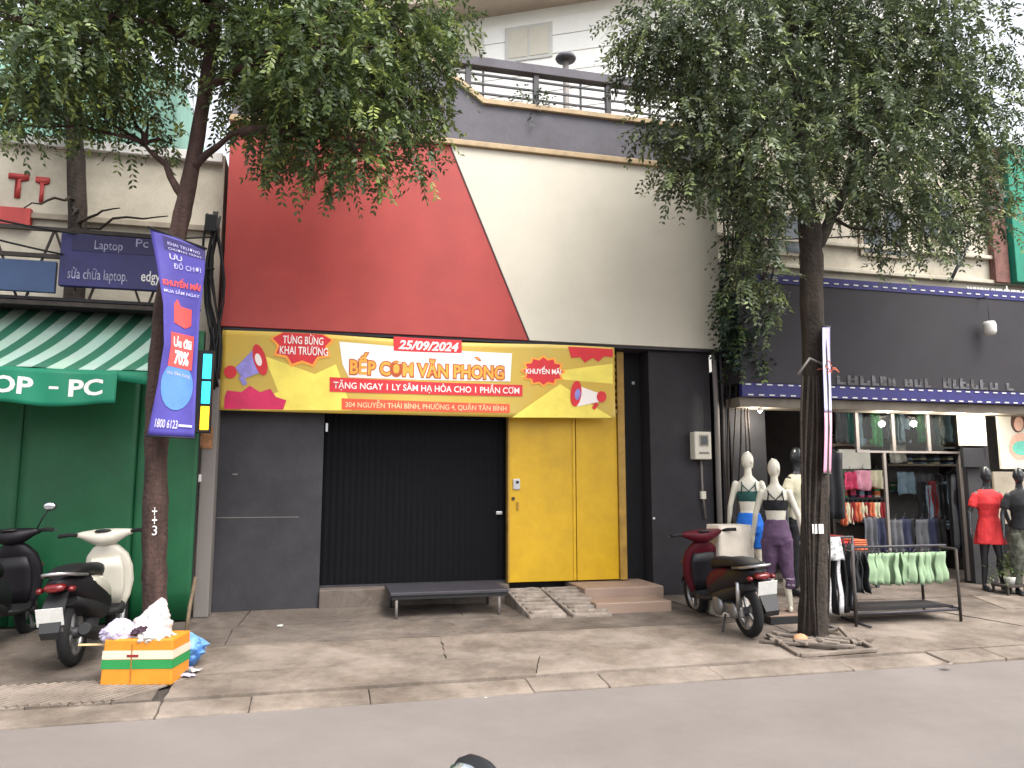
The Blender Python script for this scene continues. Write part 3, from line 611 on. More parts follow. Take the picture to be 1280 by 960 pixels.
# ================================================================== SPORTS SHOP ON THE OTHER SIDE
FX = W(924, 420, -.35).x; FE = 15.0
ft, f1, f2, f3, f4 = 4.16, W(1150, 456, -.35).z, W(1150, 486, -.35).z, W(1150, 502, -.35).z, W(1150, 514, -.35).z
ss = thing('sports_shop', 'open fronted sports clothing shop with wide black fascia', 'building', (9, .5, 0))
B((FX, -.35, f2), (FE, .3, ft)).build('fascia', 'sign_black', ss, bevel=.008)
B((FX, -.362, ft - .13), (FE, -.352, ft - .01)).build('blue_strip', 'sign_blue', ss)
B((FX, -.37, f3), (FE, -.30, f2 - .004)).build('blue_strip', 'sign_blue', ss)
dm = B((0, 0, 0), (.075, .006, .016)).mesh('dash'); dm.materials.append(MATS['white_paint'])
x = FX + .05
while x < FE - 2:
    shared('dash', dm, ss, Matrix.Translation((x, -.371, ft - .09))); shared('dash', dm, ss, Matrix.Translation((x, -.379, f2 - .03))); shared('dash', dm, ss, Matrix.Translation((x + .03, -.379, f3 + .012))); x += .155
fm = lambda u, v, l: Vector((u, -.354 - .002 * l, v))
p, q = W(1210, 371, -.36), W(1292, 361, -.36)
print_text('www.amdysport', (p.x, p.z, q.x, q.z + .012), 'white_paint', ss, fm, 1, .02, du=9, dv=9)
# a row of worn block letters along the fascia's foot
x = W(1046, 470, -.36).x; zl0 = f2 + .02
for k in range(40):
    wl = random.uniform(.11, .2); hl = random.uniform(.10, .15); w2 = .05
    if random.random() < .88:
        m = MB(); m.box((x, -.358, zl0), (x + wl * .8, -.352, zl0 + .03)); m.box((x, -.3585, zl0 + .031), (x + w2, -.352, zl0 + hl))
        if k % 3: m.box((x + wl * .8 - w2, -.3585, zl0 + .031), (x + wl * .8, -.352, zl0 + hl * random.choice((.5, 1))))
        if k % 2: m.box((x + w2, -.3575, zl0 + hl * .5), (x + wl * .8 - w2, -.352, zl0 + hl * .5 + .025))
        m.build('worn_letter', 'sign_grey', ss)
    x += wl
    if x > 12.2: break
B((FX, -.30, f4), (FE, .05, f3 - .004)).build('beam', mat('beam_grey', srgb(112, 104, 92), .7, .12, 5, dirt=.4), ss, bevel=.008)
# upper wall
B((XR + .06, .62, 4.1), (FE, 4.5, 6.7)).build('upper_wall', 'cream_wall', ss)
for z in (4.55, 4.95): B((XR + .3, .54, z), (FE, .618, z + .06)).build('ledge', 'cream_wall', ss, bevel=.01)
for px0, px1, py0, py1 in ((955, 1000, 268, 318), (1075, 1130, 255, 320), (1150, 1190, 240, 300)):
    a, b = W(px0, py1, .6), W(px1, py0, .6)
    wn = B((a.x, .57, a.z), (b.x, .617, b.z)).build('window', 'frame_cream', ss, bevel=.008)
    h = (a.x + b.x) / 2
    for u0, u1 in ((a.x + .06, h - .03), (h + .03, b.x - .06)): B((u0, .56, a.z + .06), (u1, .568, b.z - .06)).build('pane', 'glass_dark', wn)
a, b = W(1272, 352, .4), W(1330, 190, .4)
B((a.x, .40, a.z), (b.x + 3, .61, b.z)).build('teal_shutter', 'teal_dark', ss, bevel=.01)
B((a.x - .3, .5, a.z), (a.x - .02, .615, b.z)).build('brick_panel', mat('brick_dull', srgb(120, 84, 76), .8, .2, 9), ss, bevel=.01)
# shop interior
IX0, IX1, IY = XR + .12, 13.6, 3.4
B((IX0, IY, 0), (IX1, IY + .1, 2.9)).build('back_wall', 'shop_wall', ss)
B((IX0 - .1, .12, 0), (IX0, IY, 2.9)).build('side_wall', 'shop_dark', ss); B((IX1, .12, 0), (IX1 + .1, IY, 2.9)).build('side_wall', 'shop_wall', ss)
B((IX0, .06, 2.86), (IX1, IY, 2.95)).build('shop_ceiling', 'shop_wall', ss)
B((IX0, .35, -.02), (IX1, IY, .03)).build('shop_floor', 'tile_floor', ss)
xp = W(945, 560, .1).x
B((IX0 + .02, .10, 0), (IX0 + .55, .30, 2.85)).build('dark_pier', 'shop_dark', ss, bevel=.006)
xd = W(1213, 600, .1).x; B((xd - .04, .1, 0), (xd + .36, .3, 2.85)).build('dark_pier', 'shop_dark', ss, bevel=.006)
# glass transom and mullions
ga, gbx = W(1072, 560, .2).x, W(1204, 560, .2).x; gz0, gz1 = W(1100, 566, .2).z, 2.84
gt = thing('shop_transom', 'framed glass transom above the shop opening', 'window', ((ga + gbx) / 2, .2, gz0))
mg = bpy.data.materials.new('pane_glass'); mg.use_nodes = True; t = mg.node_tree; b_ = t.nodes['Principled BSDF']; b_.inputs['Base Color'].default_value = (.85, .9, .88, 1); b_.inputs['Roughness'].default_value = .03; b_.inputs['Transmission Weight'].default_value = 1; b_.inputs['IOR'].default_value = 1.3; MATS['pane_glass'] = mg
nx = 3
for k in range(nx):
    u0 = ga + (gbx - ga) * k / nx; u1 = ga + (gbx - ga) * (k + 1) / nx; B((u0 + .03, .195, gz0 + .03), (u1 - .03, .203, gz1 - .03)).build('pane', 'pane_glass', gt)
for k in range(nx + 1): u0 = ga + (gbx - ga) * k / nx; B((u0 - .025, .18, gz0), (u0 + .025, .22, gz1)).build('mullion', 'grey_pipe', gt)
for z in (gz0, gz1 - .03): B((ga, .183, z), (gbx, .217, z + .03)).build('frame_rail', 'grey_pipe', gt)
u0 = W(1108, 620, .2).x; B((u0 - .02, .183, .03), (u0 + .02, .217, gz0 - .002)).build('upright', 'grey_pipe', gt)
u0 = W(1204, 620, .2).x; B((u0 - .02, .184, .03), (u0 + .02, .216, gz0 - .002)).build('upright', 'grey_pipe', gt)

# ================================================================== SCOOTERS  (local x forward, y left, z up, origin under the rear axle)
def sup(cx, cz, w_, h_, x, p=2.6, n=20):      # superellipse ring across the scooter at station x
    r = []
    for j in range(n):
        a = 2 * math.pi * j / n; c, s_ = math.cos(a), math.sin(a)
        r.append(Vector((x, cx + w_ * abs(c) ** (2 / p) * (1 if c >= 0 else -1), cz + h_ * abs(s_) ** (2 / p) * (1 if s_ >= 0 else -1))))
    return r
def suph(cx, z, wd, dp, n=20, p=2.6):          # horizontal ring: half width wd (y), half depth dp (x)
    r = []
    for j in range(n):
        a = 2 * math.pi * j / n; c, s_ = math.cos(a), math.sin(a)
        r.append(Vector((cx + dp * abs(c) ** (2 / p) * (1 if c >= 0 else -1), wd * abs(s_) ** (2 / p) * (1 if s_ >= 0 else -1), z)))
    return r
RX = Matrix.Rotation(math.pi / 2, 4, 'X')
def wheel(parent, cx, cz, name='wheel'):
    T = Matrix.Translation((cx, 0, cz)) @ RX
    prof = [(.185, -.036), (.215, -.046), (.245, -.042), (.262, -.022), (.268, 0), (.262, .022), (.245, .042), (.215, .046), (.185, .036), (.182, 0), (.185, -.036)]
    ty = MB(); rings = [[T @ Vector((r * math.cos(2 * math.pi * j / 32), r * math.sin(2 * math.pi * j / 32), h)) for j in range(32)] for r, h in prof]; ty.loft(rings, False)
    o = ty.build(name, 'rubber', parent, w=False)
    rm = MB(); rings = [[T @ Vector((r * math.cos(2 * math.pi * j / 24), r * math.sin(2 * math.pi * j / 24), h)) for j in range(24)] for r, h in [(.19, -.034), (.19, .034), (.165, .026), (.165, -.026), (.19, -.034)]]; rm.loft(rings, False)
    for k in range(5):
        a = 2 * math.pi * k / 5; rm.bar(T @ Vector((.03 * math.cos(a), .03 * math.sin(a), 0)), T @ Vector((.17 * math.cos(a), .17 * math.sin(a), 0)), .035, .022, (0, 1, 0))
    rm.build('rim', 'engine_silver', o, w=False)
    MB().lathe([(.02, -.06), (.045, -.055), (.05, 0), (.045, .055), (.02, .06)], 14, T).build('hub', 'dark_steel', o, w=False)
    return o
def scooter(name, label, paint, loc, heading, lean=0.0, plate=True, grab='chrome', legcol=None, mirrors=(1, -1), trunk_panel='scooter_black', rear=None, pz=.475, px_=-.502):
    t = thing(name, label, 'scooter', loc, 0, 'scooters standing on the street'); t.rotation_euler = (lean, 0, heading)
    P = lambda mb, nm, mt, par=None, **k: mb.build(nm, mt, par or t, w=False, **k)
    wheel(t, 0, .268, 'rear_wheel'); wheel(t, 1.27, .268, 'front_wheel')
    # rear body shell and side panels
    body = MB().loft([sup(0, .705, .02, .02, -.40), sup(0, .70, .075, .045, -.36), sup(0, .685, .115, .07, -.25), sup(0, .64, .14, .11, -.08), sup(0, .60, .155, .135, .12), sup(0, .55, .165, .16, .32), sup(0, .50, .165, .17, .48), sup(0, .46, .14, .15, .60), sup(0, .42, .10, .11, .66)])
    P(body, 'rear_body', rear or paint)
    if rear: P(MB().loft([sup(0, .665, .13, .05, .02), sup(0, .645, .152, .08, .14), sup(0, .60, .170, .115, .32), sup(0, .55, .172, .13, .46), sup(0, .50, .150, .12, .58), sup(0, .46, .11, .09, .655)]), 'side_panel', paint)
    P(MB().loft([sup(0, .56, .09, .05, -.16), sup(0, .50, .13, .07, .0), sup(0, .44, .15, .09, .2), sup(0, .38, .15, .09, .45), sup(0, .36, .12, .06, .62)]), 'lower_cover', 'black_plastic')
    seat = MB().loft([sup(0, .765, .05, .02, -.36), sup(0, .775, .11, .035, -.28), sup(0, .785, .13, .05, -.08), sup(0, .775, .135, .055, .12), sup(0, .745, .135, .06, .30), sup(0, .735, .115, .065, .48), sup(0, .70, .07, .06, .60), sup(0, .66, .03, .03, .645)])
    P(seat, 'seat', 'seat_vinyl')
    P(MB().tube([(-.05, .13, .74), (-.28, .125, .765), (-.42, .08, .79), (-.45, 0, .795), (-.42, -.08, .79), (-.28, -.125, .765), (-.05, -.13, .74)], .014, 8), 'grab_rail', grab)
    tl = P(MB().loft([sup(0, .685, .085, .035, -.385), sup(0, .68, .07, .03, -.425), sup(0, .675, .03, .015, -.44)]), 'tail_light', 'red_lens')
    for s_ in (1, -1): P(MB().ell((-.37, s_ * .115, .665), (.04, .03, .025)), 'rear_indicator', 'red_lens')
    # mudguard with plate
    P(MB().add([(-.30, .075, .64), (-.30, -.075, .64), (-.46, -.085, .50), (-.46, .085, .50), (-.52, .07, .36), (-.52, -.07, .36), (-.50, .06, .31), (-.50, -.06, .31)], [(0, 1, 2, 3), (3, 2, 5, 4), (4, 5, 7, 6)]), 'rear_mudguard', 'black_plastic', solid=.012)
    if plate:
        M = Matrix.Translation((px_, 0, pz)) @ Matrix.Rotation(math.radians(-16), 4, 'Y')
        pl = P(MB().box((-.004, -.095, -.07), (.004, .095, .07), M), 'number_plate', 'plate_white')
        P(MB().box((-.008, -.085, -.122), (.002, .085, -.092), M), 'reflector', 'chrome')
    # engine, transmission (left), muffler (right), shock
    P(MB().box((-.06, .055, .21), (.52, .105, .335)), 'transmission_case', 'engine_silver', bevel=.03)
    P(MB().lathe([(.02, .0), (.10, .0), (.115, .02), (.105, .045), (.06, .055), (.01, .055)], 20, Matrix.Translation((.40, .10, .29)) @ Matrix.Rotation(-math.pi / 2, 4, 'X')), 'clutch_cover', 'engine_silver')
    P(MB().lathe([(.02, .0), (.075, .0), (.085, .02), (.075, .04), (.01, .045)], 18, Matrix.Translation((.06, .10, .275)) @ Matrix.Rotation(-math.pi / 2, 4, 'X')), 'gear_cover', 'engine_silver')
    P(MB().ell((.34, 0, .30), (.16, .10, .11)), 'engine_block', 'dark_steel')
    P(MB().tube([(.45, -.06, .20), (.25, -.12, .19), (.12, -.135, .22)], [.018, .02, .03], 10), 'exhaust_pipe', 'dark_steel')
    P(MB().tube([(.16, -.14, .215), (.10, -.145, .235), (-.20, -.165, .315), (-.26, -.168, .33)], [.045, .06, .064, .045], 14), 'muffler', 'black_plastic')
    P(MB().tube([(-.02, .10, .30), (-.10, .115, .60)], .024, 8), 'shock_absorber', 'chrome')
    P(MB().tube([(.30, .10, .20), (.22, .20, .0)], .011, 6), 'side_stand', 'dark_steel')
    # floorboard, leg shield, steering
    P(MB().loft([sup(0, .335, .13, .035, .56), sup(0, .315, .165, .03, .70), sup(0, .315, .165, .03, .88), sup(0, .345, .15, .05, .98)]), 'floorboard', 'black_plastic')
    P(MB().loft([suph(1.00, .30, .13, .035), suph(1.03, .42, .185, .055), suph(1.04, .56, .215, .07), suph(1.02, .70, .215, .075), suph(.985, .82, .185, .075), suph(.955, .90, .12, .07), suph(.94, .95, .05, .04)]), 'leg_shield', legcol or paint)
    P(MB().loft([suph(.945, .36, .12, .02), suph(.955, .50, .15, .03), suph(.94, .68, .155, .035), suph(.915, .80, .13, .035)]), 'inner_panel', trunk_panel)
    P(MB().loft([suph(1.10, .50, .055, .03), suph(1.10, .62, .085, .045), suph(1.075, .76, .075, .04), suph(1.03, .86, .03, .02)]), 'front_cowl', paint)
    for s_ in (1, -1):
        P(MB().tube([(1.27, s_ * .062, .268), (1.20, s_ * .062, .42), (1.10, s_ * .05, .60)], [.018, .022, .024], 8), 'fork_leg', 'chrome')
        P(MB().ell((1.10, s_ * .15, .70), (.03, .045, .03)), 'front_indicator', 'amber_lens')
    fen = MB(); rings = []
    for k in range(11):
        a = math.radians(25 + 125 * k / 10); rr = .30
        rings.append([Vector((1.27 + (rr - .05 * (q / 3.0) ** 2) * math.cos(a), q * .022, .268 + (rr - .05 * (q / 3.0) ** 2) * math.sin(a))) for q in (-3, -2, -1, 0, 1, 2, 3)])
    fen.loft(rings, False, True, False); P(fen, 'front_mudguard', paint, solid=.008)
    hb = MB().loft([[Vector((.90 + d * math.cos(a) * (1 - .3 * abs(y) / .24), y, z0 + h * math.sin(a))) for a in [2 * math.pi * j / 16 for j in range(16)]] for y, d, h, z0 in ((-.25, .02, .02, 1.03), (-.20, .045, .035, 1.025), (-.10, .09, .07, 1.0), (0, .115, .085, .99), (.10, .09, .07, 1.0), (.20, .045, .035, 1.025), (.25, .02, .02, 1.03))])
    hc = P(hb, 'handlebar_cover', legcol or paint)
    P(MB().ell((.99, 0, .985), (.045, .085, .05)), 'headlight', 'plate_white', hc)
    P(MB().ell((.84, 0, 1.055), (.05, .075, .018)), 'instrument_panel', 'black_plastic', hc)
    for s_ in (1, -1):
        P(MB().tube([(.90, s_ * .22, 1.03), (.87, s_ * .30, 1.04), (.83, s_ * .385, 1.035)], [.016, .019, .02], 8), 'grip', 'rubber')
        P(MB().tube([(.93, s_ * .22, 1.03), (.95, s_ * .30, 1.03), (.91, s_ * .40, 1.02)], .007, 6), 'brake_lever', 'dark_steel')
    for s_ in mirrors:
        mi = P(MB().tube([(.89, s_ * .22, 1.05), (.89, s_ * .27, 1.15), (.87, s_ * .33, 1.22)], .0065, 6), 'mirror_stem', 'black_plastic')
        P(MB().ell((.865, s_ * .345, 1.255), (.018, .062, .042), 14, 8), 'mirror_shell', 'black_plastic', mi)
        P(MB().ell((.850, s_ * .345, 1.255), (.007, .055, .036), 14, 8), 'mirror_glass', 'mirror_glass', mi)
    return t
HP = math.pi / 2
# maroon scooter by the steps
p = G(943, 799); q = G(881, 765); hd = math.atan2(q.y - p.y, q.x - p.x)
p2 = Vector((p.x, p.y + .27, 0))
scooter('maroon_scooter', 'maroon scooter with black seat parked beside the beige steps', 'maroon_paint', (p.x + .02, p.y + .1, zg(p.y + .1) - .006), hd + .03, -.09, mirrors=(), rear='scooter_black', pz=.575, px_=-.475).scale = (1, 1, .94)
p = G(86, 836)
scooter('cream_scooter', 'cream scooter with black seat parked at the green hoarding', 'scooter_cream', (p.x, p.y + .1, zg(p.y + .1) - .006), HP - .04, -.07, mirrors=(), trunk_panel='scooter_cream', rear='scooter_black', grab='chrome')
p = G(-58, 838)
scooter('black_scooter', 'black scooter with round mirror next to the cream scooter', 'scooter_black', (p.x - .02, p.y + .12, zg(p.y + .12) - .006), HP - .1, -.07)
# the scooter on the roadway in front of the camera: only the tip of a mirror shows
fwd2 = Vector((math.sin(YAW), math.cos(YAW), 0)); rt2 = Vector((math.cos(YAW), -math.sin(YAW), 0))

# ================================================================== MANNEQUINS
FIN = [(-.030, .062, .0085), (-.011, .075, .009), (.008, .072, .009), (.026, .058, .008)]
def ring(cx, cy, z, rx, ry, n=20): return [Vector((cx + rx * math.cos(2 * math.pi * j / n), cy + ry * math.sin(2 * math.pi * j / n), z)) for j in range(n)]
def limb(mb, pts, rads, n=12):
    mb.tube(pts, rads, n)
    for p_, r_ in zip(pts, rads): mb.ell(p_, (r_, r_, r_), 12, 8)
def mannequin(name, label, loc, rz, scale, skin, clothes, turn=0.0, arms=((.0, .0), (.0, .0)), group='shop mannequins', head=True):
    t = thing(name, label, 'mannequin', loc, rz, group); t.scale = (scale * .92, scale * .92, scale)
    m = MB()
    m.loft([ring(0, 0, .76, .10, .08), ring(0, .01, .80, .155, .105), ring(0, .015, .87, .165, .115), ring(0, .008, .96, .145, .098), ring(0, 0, 1.05, .117, .083), ring(0, -.002, 1.14, .128, .09), ring(0, -.014, 1.24, .148, .108), ring(0, -.004, 1.33, .16, .095), ring(0, .004, 1.39, .15, .075), ring(0, .006, 1.44, .095, .058), ring(0, .0, 1.48, .055, .05), ring(0, -.004, 1.53, .048, .048), ring(0, -.01, 1.58, .046, .05)])
    if head:
        T = Matrix.Rotation(turn, 3, 'Z').to_4x4()
        m.ell((0, -.012, 1.665), (.074, .092, .115), 18, 12, T); m.ell(Vector((0, -.012, 1.61)) + T @ Vector((0, -.04, 0)), (.05, .055, .055), 12, 8, T)
        m.ell(Vector((0, -.012, 1.65)) + T @ Vector((0, -.092, 0)), (.012, .016, .022), 8, 6, T)
        for s_ in (1, -1): m.ell(Vector((0, -.005, 1.65)) + T @ Vector((s_ * .074, .005, 0)), (.01, .018, .028), 8, 6, T)
    legs = {}
    for s_ in (1, -1):
        yk = -.03 if s_ > 0 else .015; kn = (s_ * .108, -.012 + yk, .47); an = (s_ * .128, .015 + yk, .085)
        limb(m, [(s_ * .085, .01, .82), (s_ * .09, -.004 + yk * .5, .65), kn, (s_ * .098, .012 + yk, .34), an], [.088, .074, .052, .052, .033]); legs[s_] = (kn, an)
        m.loft([[Vector((an[0] + a_ * w_, an[1] + .05 - .27 * d_, h_ * (b_ + 1) / 2 + .002)) for a_, b_ in [(math.cos(k * math.pi / 5), math.sin(k * math.pi / 5)) for k in range(10)]] for d_, w_, h_ in ((0, .02, .05), (.15, .033, .08), (.4, .036, .075), (.7, .043, .05), (.92, .036, .03), (1.0, .015, .018))])
        fwd_, out_ = arms[0 if s_ > 0 else 1]
        sh_ = Vector((s_ * .168, .004, 1.375)); el_ = sh_ + Vector((s_ * (.055 + out_), .02 - .5 * fwd_ * .27, -.265)); wr_ = el_ + Vector((s_ * (.02 + out_ * .3), -.05 - fwd_ * .24, -.235))
        limb(m, [sh_, (sh_ + el_) / 2, el_, (el_ * .6 + wr_ * .4), wr_], [.046, .041, .035, .034, .023])
        d = (wr_ - el_).normalized(); M = Matrix.Translation(wr_ + d * .05) @ d.to_track_quat('Z', 'X').to_matrix().to_4x4()
        m.ell((0, 0, 0), (.036, .016, .052), 12, 8, M.to_3x3().to_4x4()) if False else m.loft([[M @ Vector((w_ * math.cos(a_), h_ * math.sin(a_), zz)) for a_ in [2 * math.pi * j / 12 for j in range(12)]] for zz, w_, h_ in ((-.06, .022, .018), (-.02, .032, .017), (.03, .038, .016), (.048, .034, .012))])
        for fx, fl, fr_ in FIN: m.tube([M @ Vector((fx, 0, .035)), M @ Vector((fx * 1.05, -.004, .035 + fl * .55)), M @ Vector((fx * 1.05, -.016, .035 + fl))], [fr_, fr_, fr_ * .8], 8)
        m.tube([M @ Vector((-.03, 0, -.02)), M @ Vector((-.052, -.010, .01)), M @ Vector((-.058, -.018, .045))], [.011, .010, .008], 8)
    bo = m.build('body', skin, t, w=False)
    rmd = bo.modifiers.new('remesh', 'REMESH'); rmd.mode = 'VOXEL'; rmd.voxel_size = .0095; rmd.use_smooth_shade = True
    sm_ = bo.modifiers.new('smooth', 'SMOOTH'); sm_.iterations = 5; sm_.factor = .5
    for fn in clothes: fn(t, legs)
    return t
CL = bpy.data.textures.new('folds', 'CLOUDS'); CL.noise_scale = .09
def cloth(mb, name, mt, t, vox=.011, disp=.014):
    o = mb.build(name, mt, t, w=False); r = o.modifiers.new('remesh', 'REMESH'); r.mode = 'VOXEL'; r.voxel_size = vox; r.use_smooth_shade = True
    s_ = o.modifiers.new('smooth', 'SMOOTH'); s_.iterations = 4; d = o.modifiers.new('folds', 'DISPLACE'); d.texture = CL; d.strength = disp; d.mid_level = .5; return o
def shorts(mt, hem=.62, g=.014):
    def f(t, legs):
        m = MB(); m.loft([ring(0, .01, .78, .15 + g, .105 + g), ring(0, .015, .87, .168 + g, .117 + g), ring(0, .008, .96, .147 + g, .10 + g), ring(0, 0, 1.03, .122 + g, .088 + g)])
        for s_ in (1, -1): limb(m, [(s_ * .085, .008, .82), (s_ * .09, -.006, .72)], [.09 + g, .085 + g]); m.tube([(s_ * .087, .0, .80), (s_ * .091, -.008, hem)], [.09 + g, .078 + g], 14)
        cloth(m, 'shorts', mt, t)
    return f
def trousers(mt, wide=.0, hem=.2, band=None):
    def f(t, legs):
        g = .014; m = MB(); m.loft([ring(0, .01, .76, .14 + g, .10 + g), ring(0, .015, .87, .168 + g, .117 + g), ring(0, .008, .96, .147 + g, .10 + g), ring(0, 0, 1.06, .12 + g, .086 + g)])
        for s_ in (1, -1):
            kn, an = legs[s_]; lo = (an[0], an[1], hem)
            m.tube([(s_ * .085, .008, .83), (s_ * .092, -.004, .65), kn, (an[0], (kn[1] + an[1]) / 2, .36), lo], [.10 + g, .088 + g + wide * .5, .066 + g + wide, .058 + g + wide, .045 + g + wide * .4], 16)
        cloth(m, 'trousers', mt, t, .012, .022)
        if band:
            for s_ in (1, -1):
                kn, an = legs[s_]
                for z in (hem + .03, hem + .10): MB().tube([(an[0], an[1] * .9 + kn[1] * .1, z), (an[0], an[1] * .8 + kn[1] * .2, z + .025)], [.064 + wide * .65, .066 + wide * .7], 16).build('printed_band', band, t, w=False)
    return f
def bra(mt, strap):
    def f(t, legs):
        cloth(MB().loft([ring(0, -.006, 1.165, .142, .102), ring(0, -.014, 1.24, .160, .120), ring(0, -.008, 1.29, .160, .110)]), 'crop_top', mt, t, .011, .004)
        m = MB()
        for s_ in (1, -1): m.tube([(s_ * .10, .10, 1.27), (s_ * .085, .088, 1.36), (s_ * .088, .03, 1.425), (s_ * .09, -.07, 1.37), (s_ * .08, -.115, 1.28)], .009, 6)
        m.tube([(-.085, .092, 1.37), (0, .108, 1.29), (.085, .092, 1.37)], .008, 6); m.build('strap', strap, t, w=False)
    return f
def tee(mt, hem=.90, flare=.0):
    def f(t, legs):
        g = .022; m = MB(); m.loft([ring(0, .01, hem, .15 + g + flare, .11 + g + flare), ring(0, .01, (hem + 1.05) / 2, .14 + g + flare * .5, .10 + g + flare * .5), ring(0, 0, 1.05, .122 + g, .088 + g), ring(0, -.002, 1.14, .13 + g, .092 + g), ring(0, -.014, 1.24, .15 + g, .11 + g), ring(0, -.004, 1.34, .163 + g, .096 + g), ring(0, .004, 1.40, .15 + g, .075 + g), ring(0, .006, 1.445, .10, .07)])
        for s_ in (1, -1): m.tube([(s_ * .15, .004, 1.375), (s_ * .205, .008, 1.27), (s_ * .225, .012, 1.19)], [.062, .068, .07], 14)
        cloth(m, 'dress' if hem < .8 else 'shirt', mt, t, .012, .016)
    return f
mat('mann_white', srgb(200, 195, 180), .32, .02, 4, coat=.25); mat('mann_black', srgb(34, 36, 40), .35, .1, 4, coat=.2)
mat('cloth_blue', srgb(10, 96, 190), .7, .1, 8); mat('cloth_purple', srgb(86, 64, 90), .85, .12, 12, 0.1, 200); mat('cloth_purple_print', srgb(150, 130, 150), .85, .5, 40)
mat('cloth_teal', srgb(30, 74, 70), .8, .1, 9); mat('cloth_black', srgb(26, 26, 30), .85, .15, 9); mat('cloth_cream', srgb(196, 190, 164), .85, .04, 6)
mat('cloth_red', srgb(190, 42, 46), .75, .08, 7); mat('cloth_camo', srgb(74, 76, 66), .9, .6, 14, col2=srgb(28, 30, 28)); mat('cloth_mint', srgb(136, 160, 128), .85, .06, 9); mat('cloth_grey', srgb(82, 84, 90), .85, .12, 9)
mat('cloth_stripe', srgb(190, 190, 192), .85, .2, 30); mat('cloth_orange', srgb(196, 104, 70), .85, .2, 12); mat('cloth_pink', srgb(206, 72, 110), .85, .2, 10); mat('cloth_green', srgb(60, 130, 76), .85, .2, 10)
mat('cloth_navy', srgb(38, 42, 66), .85, .15, 9); mat('cloth_rose', srgb(214, 150, 170), .85, .12, 10); mat('cloth_steel', srgb(128, 150, 166), .85, .12, 10); mat('card_white', srgb(198, 196, 190), .6, .04, 6); mat('cloth_darkred', srgb(130, 32, 36), .85, .15, 8)
def place(px, py_head, py_foot, Y):
    f_ = W(px, py_foot, Y); h_ = W(px, py_head, Y); return f_, (h_.z - f_.z) / 1.78
# two white mannequins with their plinths
fB, sB = place(975, 573, 764, -1.4); sB *= 1.0
pl_ = thing('mannequin_plinth', 'low black box plinth under the purple trousered mannequin', 'plinth', (fB.x, -1.4, zg(-1.4)))
B((fB.x - .26, -1.62, zg(-1.6) - .01), (fB.x + .17, -1.18, fB.z - .022)).build('box', 'black_plastic', pl_, bevel=.01); B((fB.x - .27, -1.63, fB.z - .02), (fB.x + .18, -1.17, fB.z)).build('board', 'step_stone', pl_, bevel=.006)
mannequin('mannequin', 'white mannequin in purple trousers and black crop top', (fB.x, fB.y, fB.z - .002), math.radians(150), sB, 'mann_white', [trousers('cloth_purple', .002, .26, 'cloth_purple_print'), bra('cloth_black', 'cloth_black')], math.radians(-35), ((.1, .03), (.05, .05)))
fA, sA = place(941, 564, 748, -.8)
pl_ = thing('mannequin_plinth', 'low black box plinth under the blue shorts mannequin', 'plinth', (fA.x, -.8, zg(-.8)))
B((fA.x - .2, -1.0, zg(-1.0) - .01), (fA.x + .2, -.6, fA.z)).build('box', 'black_plastic', pl_, bevel=.01)
mannequin('mannequin', 'white mannequin in blue shorts with teal strappy top', (fA.x, fA.y, fA.z - .002), math.radians(150), sA, 'mann_white', [shorts('cloth_blue', .60), bra('cloth_teal', 'cloth_teal')], math.radians(-40), ((.0, .02), (.05, .03)))
fC, sC = place(1003, 560, 742, -.25)
mannequin('mannequin', 'black mannequin in a cream shirt and black trousers', (fC.x, -.25, zg(-.25) - .002), math.radians(20), sC * 1.02, 'mann_black', [tee('cloth_cream'), trousers('cloth_black', .02, .1)], 0, ((.0, .03), (.0, .03)))
fE = G(1243, 738); hE = W(1241, 583, fE.y).z
mannequin('mannequin', 'black mannequin wearing a short red dress at the shop front', (fE.x, fE.y, zg(fE.y) - .002), math.radians(-22), (hE - zg(fE.y)) / 1.78, 'mann_black', [tee('cloth_red', .66, .07)], .2, ((.2, .03), (.1, .05)))
fF = G(1285, 743); mannequin('mannequin', 'black mannequin in dark top and camouflage trousers beside the red dress', (fF.x, fF.y, zg(fF.y) - .002), math.radians(-25), (hE - zg(fE.y)) / 1.78, 'mann_black', [tee('cloth_black'), trousers('cloth_camo', .02, .1)], 0, ((.2, .04), (.1, .04)))
# white cloth-covered stand behind the maroon scooter
ca, cb = W(902, 657, -1.2), W(940, 657, -1.2); za = ca.z
cvs = thing('covered_stand', 'white cloth covered stand behind the maroon scooter', 'stand', ((ca.x + cb.x) / 2, -1.15, zg(-1.15)))
rings = []
for k in range(9):
    v = k / 8; e = .015 + .05 * v; n = 44
    rings.append([Vector(((ca.x + cb.x) / 2 + ((cb.x - ca.x) / 2 + e + (.012 * math.sin(j * 2.1) * v)) * max(-1, min(1, 1.35 * math.cos(2 * math.pi * j / n))), -1.02 + (.14 + e + (.012 * math.sin(j * 2.1) * v)) * max(-1, min(1, 1.35 * math.sin(2 * math.pi * j / n))), za - (za - zg(-1.15) - .0) * v)) for j in range(n)])
MB().loft(rings, True).build('cover', mat('white_cloth', srgb(206, 196, 182), .8, .06, 5), cvs)

